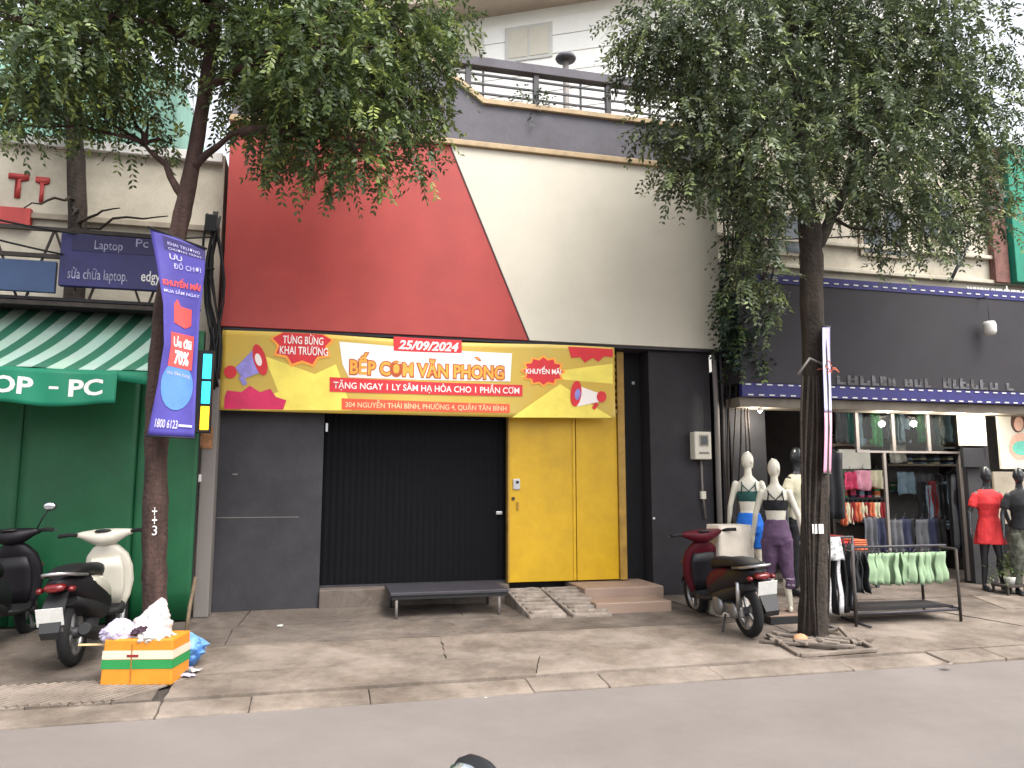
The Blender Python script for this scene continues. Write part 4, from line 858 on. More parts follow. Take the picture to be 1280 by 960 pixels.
# ================================================================== CLOTHES RACKS
def drape(name, label, cat, x, y, ztop, wd, ht, mt, rz, group, legs=False, taper=.0, folds=2.5, amp=.03, par=None):
    ph = random.uniform(0, 6); t = thing(name, label, cat, (x, y, ztop - ht), rz, group)
    def f(u, v):
        w_ = wd * (1 + taper * (1 - v)); xx = (u - .5) * w_
        gap = (.16 * max(0, .62 - v) if legs else 0) * (1 if u > .5 else -1) * (abs(u - .5) < .18)
        return (xx + gap * wd * .5, amp * math.sin(folds * 6.28 * u + ph) * (.4 + .6 * (1 - v)) + .01 * math.sin(9 * v + ph), ht * v + (.015 * math.sin(5 * u + ph)) * (1 - v))
    MB().sheet(f, 18, 8).build('fabric', mt, t, w=False, solid=.012)
    m = MB(); m.tube([(-wd * .3, 0, ht - .01), (0, 0, ht + .035), (wd * .3, 0, ht - .01)], .006, 6); m.tube([(0, 0, ht + .03), (0, 0, ht + .07), (.02, 0, ht + .085)], .004, 6)
    m.build('hanger', 'dark_steel', t, w=False); return t
ra, rb = G(1066, 777), G(1172, 769)
RY = -1.62; r0 = W(1078, 684, RY); r1 = W(1182, 684, RY); rz_ = r0.z
rk = thing('garment_rack', 'low black metal rack holding mint green shorts', 'rack', ((r0.x + r1.x) / 2, RY, zg(RY)))
MB().tube([(r0.x - .35, RY, rz_), (r1.x, RY, rz_)], .014, 8).build('rail', 'dark_steel', rk)
for x, y in ((r0.x - .33, RY - .25), (r0.x - .33, RY + .28), (r1.x - .1, RY - .25), (r1.x - .1, RY + .28)):
    MB().tube([(x, y, zg(y) - .002), (x, y, rz_ - .02)], .016, 8).build('leg', 'rust_steel', rk)
for y in (RY - .23, RY + .26): MB().tube([(r0.x - .33, y, zg(y) + .12), (r1.x - .1, y, zg(y) + .12)], .014, 8).build('stretcher', 'dark_steel', rk)
MB().tube([(r1.x - .1, RY - .25, zg(RY) + .12), (r1.x - .1, RY + .28, zg(RY) + .12)], .014, 8).build('stretcher', 'dark_steel', rk)
for x in (r0.x - .33, r1.x - .1): MB().tube([(x, RY - .25, rz_ - .02), (x, RY + .28, rz_ - .02)], .014, 8).build('end_bar', 'rust_steel', rk)
B((r0.x - .3, RY - .2, zg(RY) + .13), (r1.x - .14, RY + .22, zg(RY) + .15)).build('lower_tray', 'black_plastic', rk)
for k in range(9):
    x = W(1090 + 10.5 * k, 684, RY).x
    drape('hanging_shorts', 'mint green shorts hanging on the low black rack', 'shorts', x, RY + random.uniform(-.02, .02), rz_ - .07, .20, .34, 'cloth_mint', math.radians(20 + random.uniform(-14, 14)), 'mint shorts on the rack', True, .25, 1.5, .035)
for k in range(5):
    x = W(1060 + 5 * k, 684, RY).x
    drape('hanging_shorts', 'black shorts hanging beside the mint green shorts', 'shorts', x, RY + random.uniform(-.02, .02), rz_ - .07, .26, .40, 'cloth_black', math.radians(55 + random.uniform(-10, 10)), 'black shorts on the rack', True, .1, 2, .03)
# trousers rack behind the tree
TY = -1.75; t0 = W(1036, 672, TY); t1 = W(1062, 668, TY)
tk = thing('trouser_rack', 'slim black rack of long trousers beside the tree trunk', 'rack', ((t0.x + t1.x) / 2, TY, zg(TY)))
MB().tube([(t0.x - .15, TY, t0.z), (t1.x + .04, TY, t0.z)], .013, 8).build('rail', 'dark_steel', tk)
for x in (t0.x - .13, t1.x + .03):
    MB().tube([(x, TY, zg(TY)), (x, TY, t0.z)], .014, 8).build('upright', 'dark_steel', tk); MB().tube([(x, TY - .22, zg(TY - .22) + .012), (x, TY + .25, zg(TY + .25) + .012)], .013, 8).build('foot', 'dark_steel', tk)
for k, (mt, lab) in enumerate((('cloth_stripe', 'pale side striped trousers hanging beside the tree trunk'), ('cloth_black', 'black trousers hanging between striped and grey trousers'), ('cloth_stripe', 'pale side striped trousers hanging beside the tree trunk'), ('cloth_black', 'black trousers hanging between striped and grey trousers'), ('cloth_grey', 'grey trousers hanging at the end of the trouser rack'))):
    x = t0.x - .05 + k * .075; drape('hanging_trousers', lab, 'trousers', x, TY + random.uniform(-.02, .02), t0.z - .07, .17, .72 + (.06 if k == 4 else 0) * -1, mt, math.radians(62 + random.uniform(-12, 12)), 'trousers on the slim rack', True, -.1, 1.2, .03)
pc = W(1042, 686, TY - .12); pr = thing('printed_top', 'white printed top hung in front of the long trousers', 'top', (pc.x, pc.y, pc.z - .12))
MB().sheet(lambda u, v: ((u - .5) * .22 * (1.25 - .4 * v), .02 * math.sin(9 * u), .24 * v), 14, 6).build('fabric', mat('print_white', srgb(205, 205, 205), .85, .9, 22, col2=srgb(40, 40, 44)), pr, w=False, solid=.01)
# table with red folded clothes
TB = .05; q0, q1 = W(1040, 690, TB), W(1092, 690, TB)
td = thing('display_table', 'dark display table with red folded clothes on it', 'table', ((q0.x + q1.x) / 2, TB + .3, 0))
B((q0.x - .1, TB, q0.z - .04), (q1.x + .1, TB + .7, q0.z)).build('tabletop', 'black_plastic', td, bevel=.006)
for x in (q0.x - .06, q1.x + .06):
    for y in (TB + .04, TB + .66): B((x - .02, y - .02, 0), (x + .02, y + .02, q0.z - .041)).build('leg', 'dark_steel', td)
B((q0.x - .06, TB + .02, .05), (q1.x + .06, TB + .04, q0.z - .05)).build('front_panel', 'shop_dark', td)
for k in range(4):
    x = q0.x + .02 + k * (q1.x - q0.x) / 3.6; h = .16 + .05 * math.sin(k * 2)
    fc = thing('folded_clothes', 'pile of red folded clothes on the dark display table', 'clothes', (x, TB + .3, q0.z), 0, 'red clothes on the display table')
    for j in range(5): B((-.11 + random.uniform(-.01, .01), -.17, j * h / 5), (.11 + random.uniform(-.01, .01), .17, (j + .9) * h / 5)).build('fold', ('cloth_darkred', 'cloth_red')[(j + k) % 3 == 0] if k < 3 else 'cloth_orange', fc, bevel=.012, w=False)
# shelving at the back with garments
def shelf_unit(name, lab, px0, px1, Y, levels, depth=.4):
    x0, x1 = W(px0, 600, Y).x, W(px1, 600, Y).x; t = thing(name, lab, 'shelf', ((x0 + x1) / 2, Y + depth / 2, .03))
    for x in (x0, x1): B((x - .02, Y, .031), (x + .02, Y + depth, 2.75)).build('upright', 'rust_steel', t)
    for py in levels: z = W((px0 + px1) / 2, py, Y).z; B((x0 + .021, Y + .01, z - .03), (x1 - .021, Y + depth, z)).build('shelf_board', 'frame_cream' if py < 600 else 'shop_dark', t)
    B((x0 + .022, Y + depth + .002, .04), (x1 - .022, Y + depth + .02, 2.7)).build('back_panel', 'shop_wall', t)
    return t
shelf_unit('clothes_shelf', 'tall shelf of bright folded clothes inside the shop', 1040, 1106, .9, (555, 588, 622, 655))
shelf_unit('clothes_shelf', 'tall shelf of grey and dark clothes inside the shop', 1110, 1200, 1.3, (545, 580, 615, 660))
def hang(px0, px1, py0, py1, Y, mt, lab, group='garments inside the shop', nm='hanging_garment'):
    a, b = W(px0, py1, Y), W(px1, py0, Y); drape(nm, lab, 'garment', (a.x + b.x) / 2, Y, b.z, b.x - a.x, b.z - a.z, mt, random.uniform(-.15, .15), group, False, .12, 2, .03)
GI = [(1042, 1056, 588, 620, 'cloth_green', 'green garment hanging by the tall bright shelf'), (1056, 1069, 590, 612, 'cloth_pink', 'deep pink garment hanging by the tall bright shelf'), (1070, 1088, 588, 612, 'cloth_rose', 'pale rose garment hanging by the tall bright shelf'), (1090, 1102, 588, 610, 'cloth_cream', 'cream garment hanging by the tall bright shelf')]
for g_ in GI: hang(*g_[:4], .82, g_[4], g_[5])
for k in range(9): hang(1052 + k * 6, 1058 + k * 6, 628, 652 + random.uniform(-4, 6), .80, ('cloth_orange', 'cloth_cream', 'cloth_darkred')[k % 3], ('orange', 'cream', 'dark red')[k % 3] + ' garment in the warm coloured row on the shop rail', 'warm garments on the shop rail')
for k in range(9): hang(1082 + k * 11, 1094 + k * 11, 648 + random.uniform(-3, 3), 692, .6 + .03 * (k % 3), ('cloth_grey', 'cloth_navy', 'cloth_black')[k % 3], ('grey', 'navy', 'black')[k % 3] + ' garment in the dark row above the mint shorts', 'dark garments behind the mint shorts')
for px0, px1, py0, py1, mt, lab in ((1122, 1142, 590, 618, 'cloth_steel', 'steel blue top hung on the grey clothes shelf'), (1144, 1164, 592, 622, 'cloth_grey', 'plain grey top hung on the grey clothes shelf'), (1166, 1182, 594, 640, 'cloth_black', 'black top hung on the grey clothes shelf'), (1140, 1165, 530, 552, 'cloth_green', 'green top hung high on the grey clothes shelf'), (1168, 1190, 528, 552, 'cloth_teal', 'teal top hung high on the grey clothes shelf'), (1112, 1132, 556, 578, 'card_white', 'white top hung high on the grey clothes shelf')): hang(px0, px1, py0, py1, 1.22, mt, lab)
for px0, px1, py0, py1, mt, lab in ((1050, 1088, 562, 586, 'card_white', 'blank white card standing on the bright clothes shelf'),):
    a, b = W(px0, py1, .85), W(px1, py0, .85); tag(B((a.x, .86, a.z), (b.x, .885, b.z)).build('white_card', mt, bevel=.003), lab, 'card')
for k in range(10):
    px = 1114 + k * 8.5; z = W(px, 580, 1.3).z if k % 2 else W(px, 660, 1.3).z; x = W(px, 600, 1.35).x
    fc = thing('folded_clothes', 'small pile of folded clothes on the grey clothes shelf', 'clothes', (x, 1.45, z), 0, 'folded piles on the grey shelf')
    for j in range(4): B((-.055, -.1, j * .035), (.055, .1, j * .035 + .031)).build('fold', ('cloth_grey', 'cloth_steel', 'cloth_navy', 'cloth_cream')[(j + k) % 4], fc, bevel=.01, w=False)
for k in range(14): hang(1046 + k * 11, 1057 + k * 11, 516 + random.uniform(-3, 4), 552 + random.uniform(-6, 6), .75, ('cloth_grey', 'cloth_teal', 'cloth_steel', 'cloth_black', 'cloth_green')[k % 5], ('grey', 'teal', 'steel blue', 'black', 'green')[k % 5] + ' garment in the row behind the glass transom', 'garments behind the glass transom')
for k in range(8): hang(1150 + k * 6.5, 1158 + k * 6.5, 604 + random.uniform(-3, 3), 650 + random.uniform(-6, 6), .95, ('cloth_black', 'cloth_steel', 'cloth_darkred', 'cloth_grey')[k % 4], ('black', 'steel blue', 'dark red', 'grey')[k % 4] + ' garment in the mixed row beside the dark pier', 'mixed garments beside the dark pier')
pal = [('cloth_green', 'green'), ('cloth_grey', 'grey'), ('cloth_orange', 'orange'), ('cloth_steel', 'steel blue'), ('cloth_pink', 'pink'), ('cloth_cream', 'cream'), ('cloth_navy', 'navy')]
for row, (py_, Y_, p0_, p1_, sh_) in enumerate(((555, .95, 1046, 1102, 'bright clothes shelf'), (622, .95, 1046, 1102, 'bright clothes shelf'), (545, 1.35, 1116, 1196, 'grey clothes shelf'), (615, 1.35, 1116, 1196, 'grey clothes shelf'))):
    px = p0_
    while px < p1_:
        wd = random.uniform(7, 11); mt_, cn = random.choice(pal); x = W(px + wd / 2, py_, Y_).x; z = W((p0_ + p1_) / 2, py_, Y_ - .05).z; hw = wd * .42 / 961 * 10.5
        fc = thing('folded_clothes', cn + ' folded pile on the ' + ('upper' if py_ < 600 else 'lower') + ' board of the ' + sh_, 'clothes', (x, Y_ + .15, z), 0, 'folded piles on the shop shelves')
        for j in range(random.randint(3, 6)): B((-hw, -.12, j * .032), (hw, .12, j * .032 + .029)).build('fold', mt_ if j % 3 else random.choice(pal)[0], fc, bevel=.008, w=False)
        px += wd + 1
for k in range(7):
    px = 1190 + k * 5; hang(px, px + 9, 590 + 3 * (k % 2), 690, .5, ('cloth_black', 'cloth_grey', 'cloth_navy')[k % 3], ('black', 'grey', 'navy')[k % 3] + ' long garment hanging behind the red dress', 'long garments behind the red dress')
hang(1035, 1052, 566, 648, -.30, 'cloth_black', 'black jacket hanging at the shop front by the tree', nm='hanging_jacket')
# wall pictures, lamps, pot, stool
pa, pb = W(1252, 586, .05), W(1330, 508, .05)
po = thing('fashion_poster', 'pale fashion poster on the wall right of the red dress', 'poster', ((pa.x + pb.x) / 2, .05, pa.z))
po['label'] = 'pale fashion poster on the wall above the camouflage mannequin'
B((pa.x, .05, pa.z), (pb.x, .08, pb.z)).build('board', 'cream_panel', po)
pm = lambda u, v, l: Vector((u, .048 - .002 * l, v))
def pe(px, py, rx, ry, n=16): return [(lambda p_: (p_.x, p_.z))(W(px + rx * math.cos(2 * math.pi * i / n), py + ry * math.sin(2 * math.pi * i / n), .05)) for i in range(n)]
mat('skin_print', srgb(206, 164, 142), .6, .1, 8); mat('hair_print', srgb(84, 58, 50), .6, .15, 8); mat('teal_print', srgb(100, 180, 160), .6, .1, 8)
print_poly('print_shape', [pe(1272, 527, 9, 14)], 'hair_print', po, pm, 1, 9, 9); print_poly('print_shape', [pe(1273, 530, 6, 9)], 'skin_print', po, pm, 2, 9, 9); print_poly('print_shape', [pe(1276, 558, 15, 17)], 'skin_print', po, pm, 1, 9, 9); print_poly('print_shape', [pe(1277, 560, 12, 9)], 'teal_print', po, pm, 2, 9, 9)
pa, pb = W(1247, 655, .05), W(1330, 590, .05); tag(B((pa.x, .05, pa.z), (pb.x, .09, pb.z)).build('wall_panel', 'frame_cream', bevel=.005), 'plain pale panel on the wall under the fashion poster', 'panel')
pa, pb = W(1203, 557, .0), W(1231, 516, .0); tag(B((pa.x, .0, pa.z), (pb.x, .07, pb.z)).build('cream_notice', 'cream_panel', bevel=.006), 'blank cream notice board fixed to the dark pier', 'board')
pa, pb = W(1207, 584, .0), W(1231, 560, .0); tag(B((pa.x, .02, pa.z), (pb.x, .08, pb.z)).build('speaker_box', 'black_plastic', bevel=.006), 'black box on the pier under the cream notice board', 'box')
mat('lamp_white', srgb(245, 240, 228), .4, .02, 3, emit=srgb(255, 244, 225), estr=.7)
for px in (950, 1110, 1156, 1198, 1238):
    p = W(px, 513, -.24); t = thing('spot_lamp', 'small white spot lamp under the shop beam', 'lamp', (p.x, -.24, p.z), 0, 'spot lamps under the shop beam')
    MB().lathe([(.012, f4 - p.z + .001), (.014, .04), (.03, .03), (.032, -.01), (.02, -.02)], 12).build('housing', 'card_white', t, w=False); MB().ell((0, 0, -.02), (.02, .02, .012), 10, 6).build('bulb', 'lamp_white', t, w=False)
    ld = bpy.data.lights.new('spot_light', 'POINT'); ld.energy = 9; ld.color = (1, .93, .82); ld.shadow_soft_size = .05; lo = bpy.data.objects.new('spot_light', ld); COL.objects.link(lo); lo.parent = t; lo.location = (0, .02, -.12)
lx = W(1237, 410, -.5); ln = thing('hanging_lantern', 'white lantern hanging in front of the black fascia', 'lantern', (lx.x, -.5, lx.z - .1))
MB().lathe([(.02, -.10), (.065, -.095), (.085, -.05), (.085, .05), (.07, .09), (.02, .10)], 16).build('shade', 'card_white', ln, w=False); ln.children[0].location = (0, 0, .1)
MB().tube([(0, 0, .2), (0, 0, .55)], .004, 6).build('cord', 'wire_black', ln, w=False); MB().tube([(0, 0, .55), (0, .15, .55)], .008, 6).build('hook', 'dark_steel', ln, w=False)
p = G(1262, 742); zt_ = W(1262, 730, p.y).z
sl_ = thing('low_stool', 'small dark stool under the potted plant by the red dress', 'stool', (p.x, p.y, zg(p.y)))
B((-.16, -.13, zt_ - zg(p.y) - .03), (.16, .13, zt_ - zg(p.y))).build('top', 'rust_steel', sl_, w=False, bevel=.005)
for sx_ in (-.14, .14):
    for sy_ in (-.11, .11): B((sx_ - .012, sy_ - .012, -.01), (sx_ + .012, sy_ + .012, zt_ - zg(p.y) - .031)).build('leg', 'rust_steel', sl_, w=False)
pt = thing('potted_plant', 'small green plant in white pot on the low stool', 'plant', (p.x + .02, p.y, zt_))
MB().lathe([(.02, 0), (.055, 0), (.075, .09), (.07, .095), (.05, .08)], 14).build('pot', 'card_white', pt, w=False)

# ================================================================== TREES AND CLIMBERS
def leaf_mesh(blobs, mt, name, parent, llen=.062, lwid=.023, pairs=7, dens=1.0, droop=.55, kind='stuff'):
    Ps, Cs = [], []
    for (c, r, n) in blobs:
        n = max(4, int(n * dens)); d = RNG.normal(size=(n, 3)); d /= np.linalg.norm(d, axis=1)[:, None]
        rad = RNG.random(n) ** .45; Ps.append(np.array(c) + d * rad[:, None] * np.array(r)); Cs.append(np.repeat(np.array([c]), n, 0))
    P_ = np.concatenate(Ps); C_ = np.concatenate(Cs); n = len(P_)
    dr = (P_ - C_); dr /= np.linalg.norm(dr, axis=1)[:, None] + 1e-6
    dr = dr * .6 + RNG.normal(size=(n, 3)) * .45 + np.array([0, 0, -droop]); dr /= np.linalg.norm(dr, axis=1)[:, None]
    ln = RNG.uniform(.14, .32, n); up = np.tile(np.array([0, 0, 1.]), (n, 1)); sd_ = np.cross(dr, up); sd_ /= np.linalg.norm(sd_, axis=1)[:, None] + 1e-6
    nm_ = np.cross(sd_, dr); tw = RNG.uniform(-.7, .7, n)[:, None]; s2 = sd_ * np.cos(tw) + nm_ * np.sin(tw)
    st_ = RNG.random(n); V = []; T = []
    for k in range(pairs):
        f = (k + .6) / pairs; b0 = P_ + dr * (ln * f)[:, None] + np.array([0, 0, -1.]) * (ln * f * f * .25)[:, None]
        for s_ in (1, -1):
            a = s2 * s_ * .8 + dr * .55 + RNG.normal(size=(n, 3)) * .22 + np.array([0, 0, -.25]); a /= np.linalg.norm(a, axis=1)[:, None]
            L_ = (llen * RNG.uniform(.7, 1.2, n) * (1.05 - .4 * abs(f - .5)))[:, None]; wv = np.cross(a, nm_ + RNG.normal(size=(n, 3)) * .3); wv /= np.linalg.norm(wv, axis=1)[:, None] + 1e-6
            V.append(np.stack([b0, b0 + a * L_ * .45 + wv * lwid * .5, b0 + a * L_, b0 + a * L_ * .45 - wv * lwid * .5], 1)); T.append(np.clip(st_ * .62 + RNG.random(n) * .25 + (RNG.random(n) > .95) * .2, 0, 1))
    V = np.concatenate(V).reshape(-1, 3); T = np.repeat(np.concatenate(T), 4); nf = len(V) // 4
    me = bpy.data.meshes.new(name); me.vertices.add(len(V)); me.vertices.foreach_set('co', V.astype(np.float32).ravel())
    me.loops.add(nf * 4); me.loops.foreach_set('vertex_index', np.arange(nf * 4, dtype=np.int32)); me.polygons.add(nf)
    me.polygons.foreach_set('loop_start', np.arange(0, nf * 4, 4, dtype=np.int32)); me.polygons.foreach_set('loop_total', np.full(nf, 4, dtype=np.int32))
    at_ = me.attributes.new('tint', 'FLOAT', 'POINT'); at_.data.foreach_set('value', T.astype(np.float32)); me.update(); me.validate()
    o = bpy.data.objects.new(name, me); COL.objects.link(o); me.materials.append(MATS[mt]); attach(o, parent); tag(o, kind=kind); return o
def curve(p, q, n=6, sag=.0, wob=.05):
    p = Vector(p); q = Vector(q); l = (q - p).length
    return [p.lerp(q, i / n) + (Vector((random.uniform(-wob, wob), random.uniform(-wob, wob), random.uniform(-wob, wob))) * l if 0 < i < n else Vector()) + Vector((0, 0, sag * math.sin(math.pi * i / n))) for i in range(n + 1)]
def tree(name, label, base, trunk, limbs, blobs, bark, leafm, dens=1.0, **kw):
    t = thing(name, label, 'tree', base)
    pts = [p for p, r in trunk]; rr = [r for p, r in trunk]
    sp, sr = [], []
    for i in range(len(pts) - 1):
        for k in range(4): f = k / 4; sp.append(pts[i].lerp(pts[i + 1], f)); sr.append((rr[i] + (rr[i + 1] - rr[i]) * f) * random.uniform(.94, 1.06))
    sp.append(pts[-1]); sr.append(rr[-1])
    MB().tube(sp, sr, 18, True, .06).build('trunk', bark, t)
    for lp, lr in limbs:
        MB().tube(lp, lr, 9, True, .05).build('limb', bark, t)
    ends = [lp[-1] for lp, lr in limbs] + [lp[len(lp) // 2] for lp, lr in limbs] + pts[-3:]
    tw = MB(); bl = []
    for (px, py, Y, rp) in blobs:
        c = W(px, py, Y); dist = (c - CAM).length; r = rp / F_PX * dist; bl.append(((c.x, c.y, c.z), (r, r * 1.0, r * .95), 40 * (rp / 40.0) ** 2 * 1.5))
        e = min(ends, key=lambda v: (v - c).length); tw.tube(curve(e, c, 6, .05, .05), [.022, .019, .016, .013, .011, .008, .006], 6)
        for k in range(3 if rp < 50 else 7):
            d = Vector((random.gauss(0, 1), random.gauss(0, 1), random.gauss(0, .7))).normalized() * r * .85; tw.tube(curve(c, c + d, 4, .04, .07), [.010, .008, .006, .005, .003], 5)
    tag(tw.build('twigs', bark, t), kind='stuff')
    leaf_mesh(bl, leafm, 'crown', t, dens=dens, **kw); return t
TLY = -2.0
def TL(px, py, Y=TLY): return W(px, py, Y)
base = TL(194, 812); base.z = zg(TLY) - .02
trunk = [(base, .115), (TL(194, 780), .10), (TL(193, 700), .095), (TL(195, 600), .095), (TL(196, 500), .092), (TL(203, 400), .085), (TL(216, 320), .078), (TL(232, 250), .072), (TL(247, 170), .066), (TL(260, 90), .06), (TL(270, 10), .055), (TL(280, -90), .05), (TL(300, -200), .03)]
limbs = []
for fr, to in (((238, 215), (300, 165, -2.3)), ((255, 110), (380, 60, -2.6)), ((262, 60), (480, 20, -2.2)), ((232, 250), (180, 180, -1.6)), ((262, 60), (140, 20, -2.2)), ((270, 0), (60, -40, -2.4)), ((270, 0), (450, -90, -1.8)), ((300, 165, -2.3), (430, 180, -2.6))):
    a = TL(*fr); b = W(*to); lp = curve(a, b, 6, .06, .03); limbs.append((lp, [.04, .036, .032, .028, .024, .02, .016]))
def bl(lst): return [(x, y, Y, r) for x, y, Y, r in lst]
blobsL = bl([(330, 30, -2.3, 80), (400, 70, -2.7, 85), (470, 35, -2.2, 85), (520, 75, -2.0, 62), (380, 130, -2.4, 60), (315, 120, -2.0, 50), (450, 140, -2.6, 56), (505, 130, -2.1, 42), (545, 30, -1.7, 46), (345, 175, -2.2, 32), (400, 190, -2.5, 32), (450, 195, -2.7, 30), (350, 210, -2.3, 16), (415, 222, -2.4, 14), (470, 220, -2.6, 15), (522, 185, -2.1, 20), (537, 222, -2.1, 11), (540, 150, -2.0, 20), (430, -40, -2.2, 95), (310, -60, -2.2, 95), (300, 40, -1.4, 55), (430, 40, -1.2, 70), (360, 100, -1.3, 55),
    (45, 35, -2.4, 72), (130, 40, -2.2, 66), (15, 100, -2.0, 42), (85, 105, -1.8, 45), (205, 15, -1.9, 50), (150, 115, -1.6, 36), (185, 150, -1.5, 20), (235, 85, -1.5, 18), (120, 150, -1.6, 22), (215, 180, -1.5, 13), (28, 155, -2.0, 20), (90, -50, -2.2, 90), (200, -60, -2.2, 70), (160, 180, -1.5, 14)])
tree('street_tree', 'leaning tree with red brown bark behind the orange box', base, trunk, limbs, blobsL, 'bark_red', 'leaf_green', 1.15, llen=.07, lwid=.028)
# painted marks on its trunk
mk = bpy.data.objects['street_tree']
for t_, y0, y1 in (('3', 657, 669), ('+', 645, 655), ('+', 634, 644)):
    a = W(190, y1, TLY - .097); b = W(197, y0, TLY - .097)
    print_text(t_, (a.x, a.z, b.x, b.z), 'white_paint', mk, lambda u, v, l: Vector((u, TLY - .106 + .35 * (u - a.x - .04) ** 2, v)), 1, .0, du=.02, dv=9, name='painted_mark')
# second tree standing behind the awning
B2 = lambda px, py, Y=.1: W(px, py, Y)
b2 = B2(96, 330); trunk2 = [(Vector((b2.x + .02, .06, -.02)), .12), (Vector((b2.x, .06, 2.0)), .105), (B2(96, 330, .06), .10), (B2(97, 260, .06), .098), (B2(94, 180, .05), .092), (B2(88, 110, .0), .08), (B2(76, 30, -.1), .065), (B2(60, -60, -.2), .04)]
limbs2 = [(curve(B2(92, 155), W(45, 125, -.3), 5, .03, .03), [.045, .04, .034, .028, .022, .016]), (curve(B2(86, 100), W(170, 40, .1), 5, .03, .03), [.045, .04, .034, .028, .022, .016])]
tree('street_tree', 'upright tree rising behind the striped awning and blue signboard', (b2.x, .06, 0), trunk2, limbs2, [(40, 70, -.4, 60), (110, 30, .0, 60), (180, 80, .0, 55), (60, 0, 0, 60), (150, -20, 0, 70), (240, 20, .2, 50), (20, 140, -.4, 28)], 'bark', 'leaf_dull', .8, llen=.075, lwid=.03)
tw = MB()
for k in range(0):
    x0, y0 = random.uniform(-10, 230), random.uniform(215, 330); a_ = W(x0, y0, -.55); b_2 = a_ + Vector((random.uniform(-.7, .7), random.uniform(-.1, .1), random.uniform(-.35, .3)))
    tw.tube(curve(a_, b_2, 6, random.uniform(-.08, .1), .05), [.011, .010, .009, .007, .006, .005, .003], 5)
for k in range(4): tw.tube(curve(B2(96, 250 + 15 * k, .0), W(30 + 60 * k, 260 + 10 * (k % 2), -.55), 7, .05, .04), [.02, .018, .016, .014, .012, .01, .008, .006], 6)
tw_o = tw.build('bare_twigs', 'bark', bpy.data.objects['street_tree.001']); tag(tw_o, kind='stuff')
# right tree
TRY = -2.28
TR = lambda px, py, Y=TRY: W(px, py, Y)
base = TR(1016, 800); base.z = zg(TRY) - .02
trunk = [(base, .165), (TR(1016, 788), .142), (TR(1017, 740), .136), (TR(1018, 660), .132), (TR(1020, 560), .13), (TR(1019, 460), .125), (TR(1015, 380), .118), (TR(1014, 320), .115), (TR(1012, 285), .11), (TR(1004, 230), .085), (TR(996, 150), .07), (TR(990, 50), .055), (TR(985, -80), .035)]
limbs = [(curve(TR(1014, 312), W(1058, 235, -2.2), 5, -.05, .02), [.075, .068, .06, .055, .05, .045]), (curve(W(1058, 235, -2.2), W(1120, 90, -2.3), 5, .05, .03), [.045, .04, .034, .03, .024, .018]), (curve(TR(1000, 190), W(880, 80, -2.4), 6, .08, .03), [.05, .044, .038, .03, .026, .02, .015]), (curve(W(1060, 225, -2.2), W(1210, 120, -2.0), 6, .08, .03), [.04, .036, .032, .026, .022, .018, .012]), (curve(TR(1008, 255), W(925, 215, -2.4), 5, .05, .03), [.035, .03, .026, .02, .016, .012]), (curve(TR(993, 90), W(1040, -30, -1.8), 5, .05, .03), [.04, .034, .03, .024, .02, .015]), (curve(TR(1010, 260), W(985, 150, -1.2), 5, .05, .03), [.035, .03, .026, .02, .016, .012])]
blobsR = bl([(850, 40, -2.4, 68), (915, 70, -2.6, 80), (1000, 40, -2.2, 95), (1095, 40, -2.4, 95), (1185, 50, -2.2, 80), (870, 150, -2.5, 50), (940, 170, -2.7, 68), (1010, 140, -1.6, 75), (1075, 165, -2.7, 72), (1150, 150, -2.2, 75), (1215, 140, -2.0, 60), (1250, 190, -1.8, 42), (1190, 220, -2.0, 48), (845, 215, -2.4, 26), (880, 225, -2.5, 30), (960, 240, -2.6, 42), (1060, 235, -1.7, 40), (1115, 235, -2.4, 48), (1150, 270, -2.4, 36), (1170, 300, -2.3, 22), (1125, 310, -2.3, 18), (805, 80, -2.2, 32), (800, 35, -2.2, 36), (815, 160, -2.3, 24), (940, 300, -2.5, 30), (955, 350, -2.5, 22), (965, 385, -2.5, 14), (925, 340, -2.5, 16), (950, -60, -2.2, 100), (1120, -60, -2.2, 110), (1010, 215, -2.65, 20), (1030, 255, -2.6, 12), (1100, 290, -2.2, 14), (1235, 250, -1.8, 26), (1000, 100, -.9, 80), (1110, 110, -.9, 80), (900, 120, -1.0, 60), (1245, 270, -1.8, 24), (1212, 285, -1.8, 22), (1195, 265, -1.9, 26)])
tr = tree('street_tree', 'big dark leafy tree with grey trunk beside the clothes racks', base, trunk, limbs, blobsR, 'bark', 'leaf_dull', 1.55, llen=.07, lwid=.028)
for t_, x0, x1 in (('1', 1014.5, 1020), ('1', 1022.5, 1028)):
    a = W(x0, 667, TRY - .143); b = W(x1, 655, TRY - .143)
    print_text(t_, (a.x, a.z, b.x, b.z), 'white_paint', tr, lambda u, v, l: Vector((u, TRY - .158 + 1.2 * max(0, u - W(1018, 660, TRY).x) ** 2, v)), 1, .04, du=.02, dv=9, name='painted_mark')
for k in range(7):   # thin climbing stems on the trunk
    px = 1004 + k * 5; pts = [W(px + 3 * math.sin(k + j), 800 - j * 55, TRY - .15 + .03 * abs(k - 3) * .6) for j in range(7)]
    MB().tube(pts, .012, 5).build('climbing_stem', 'bark', tr)
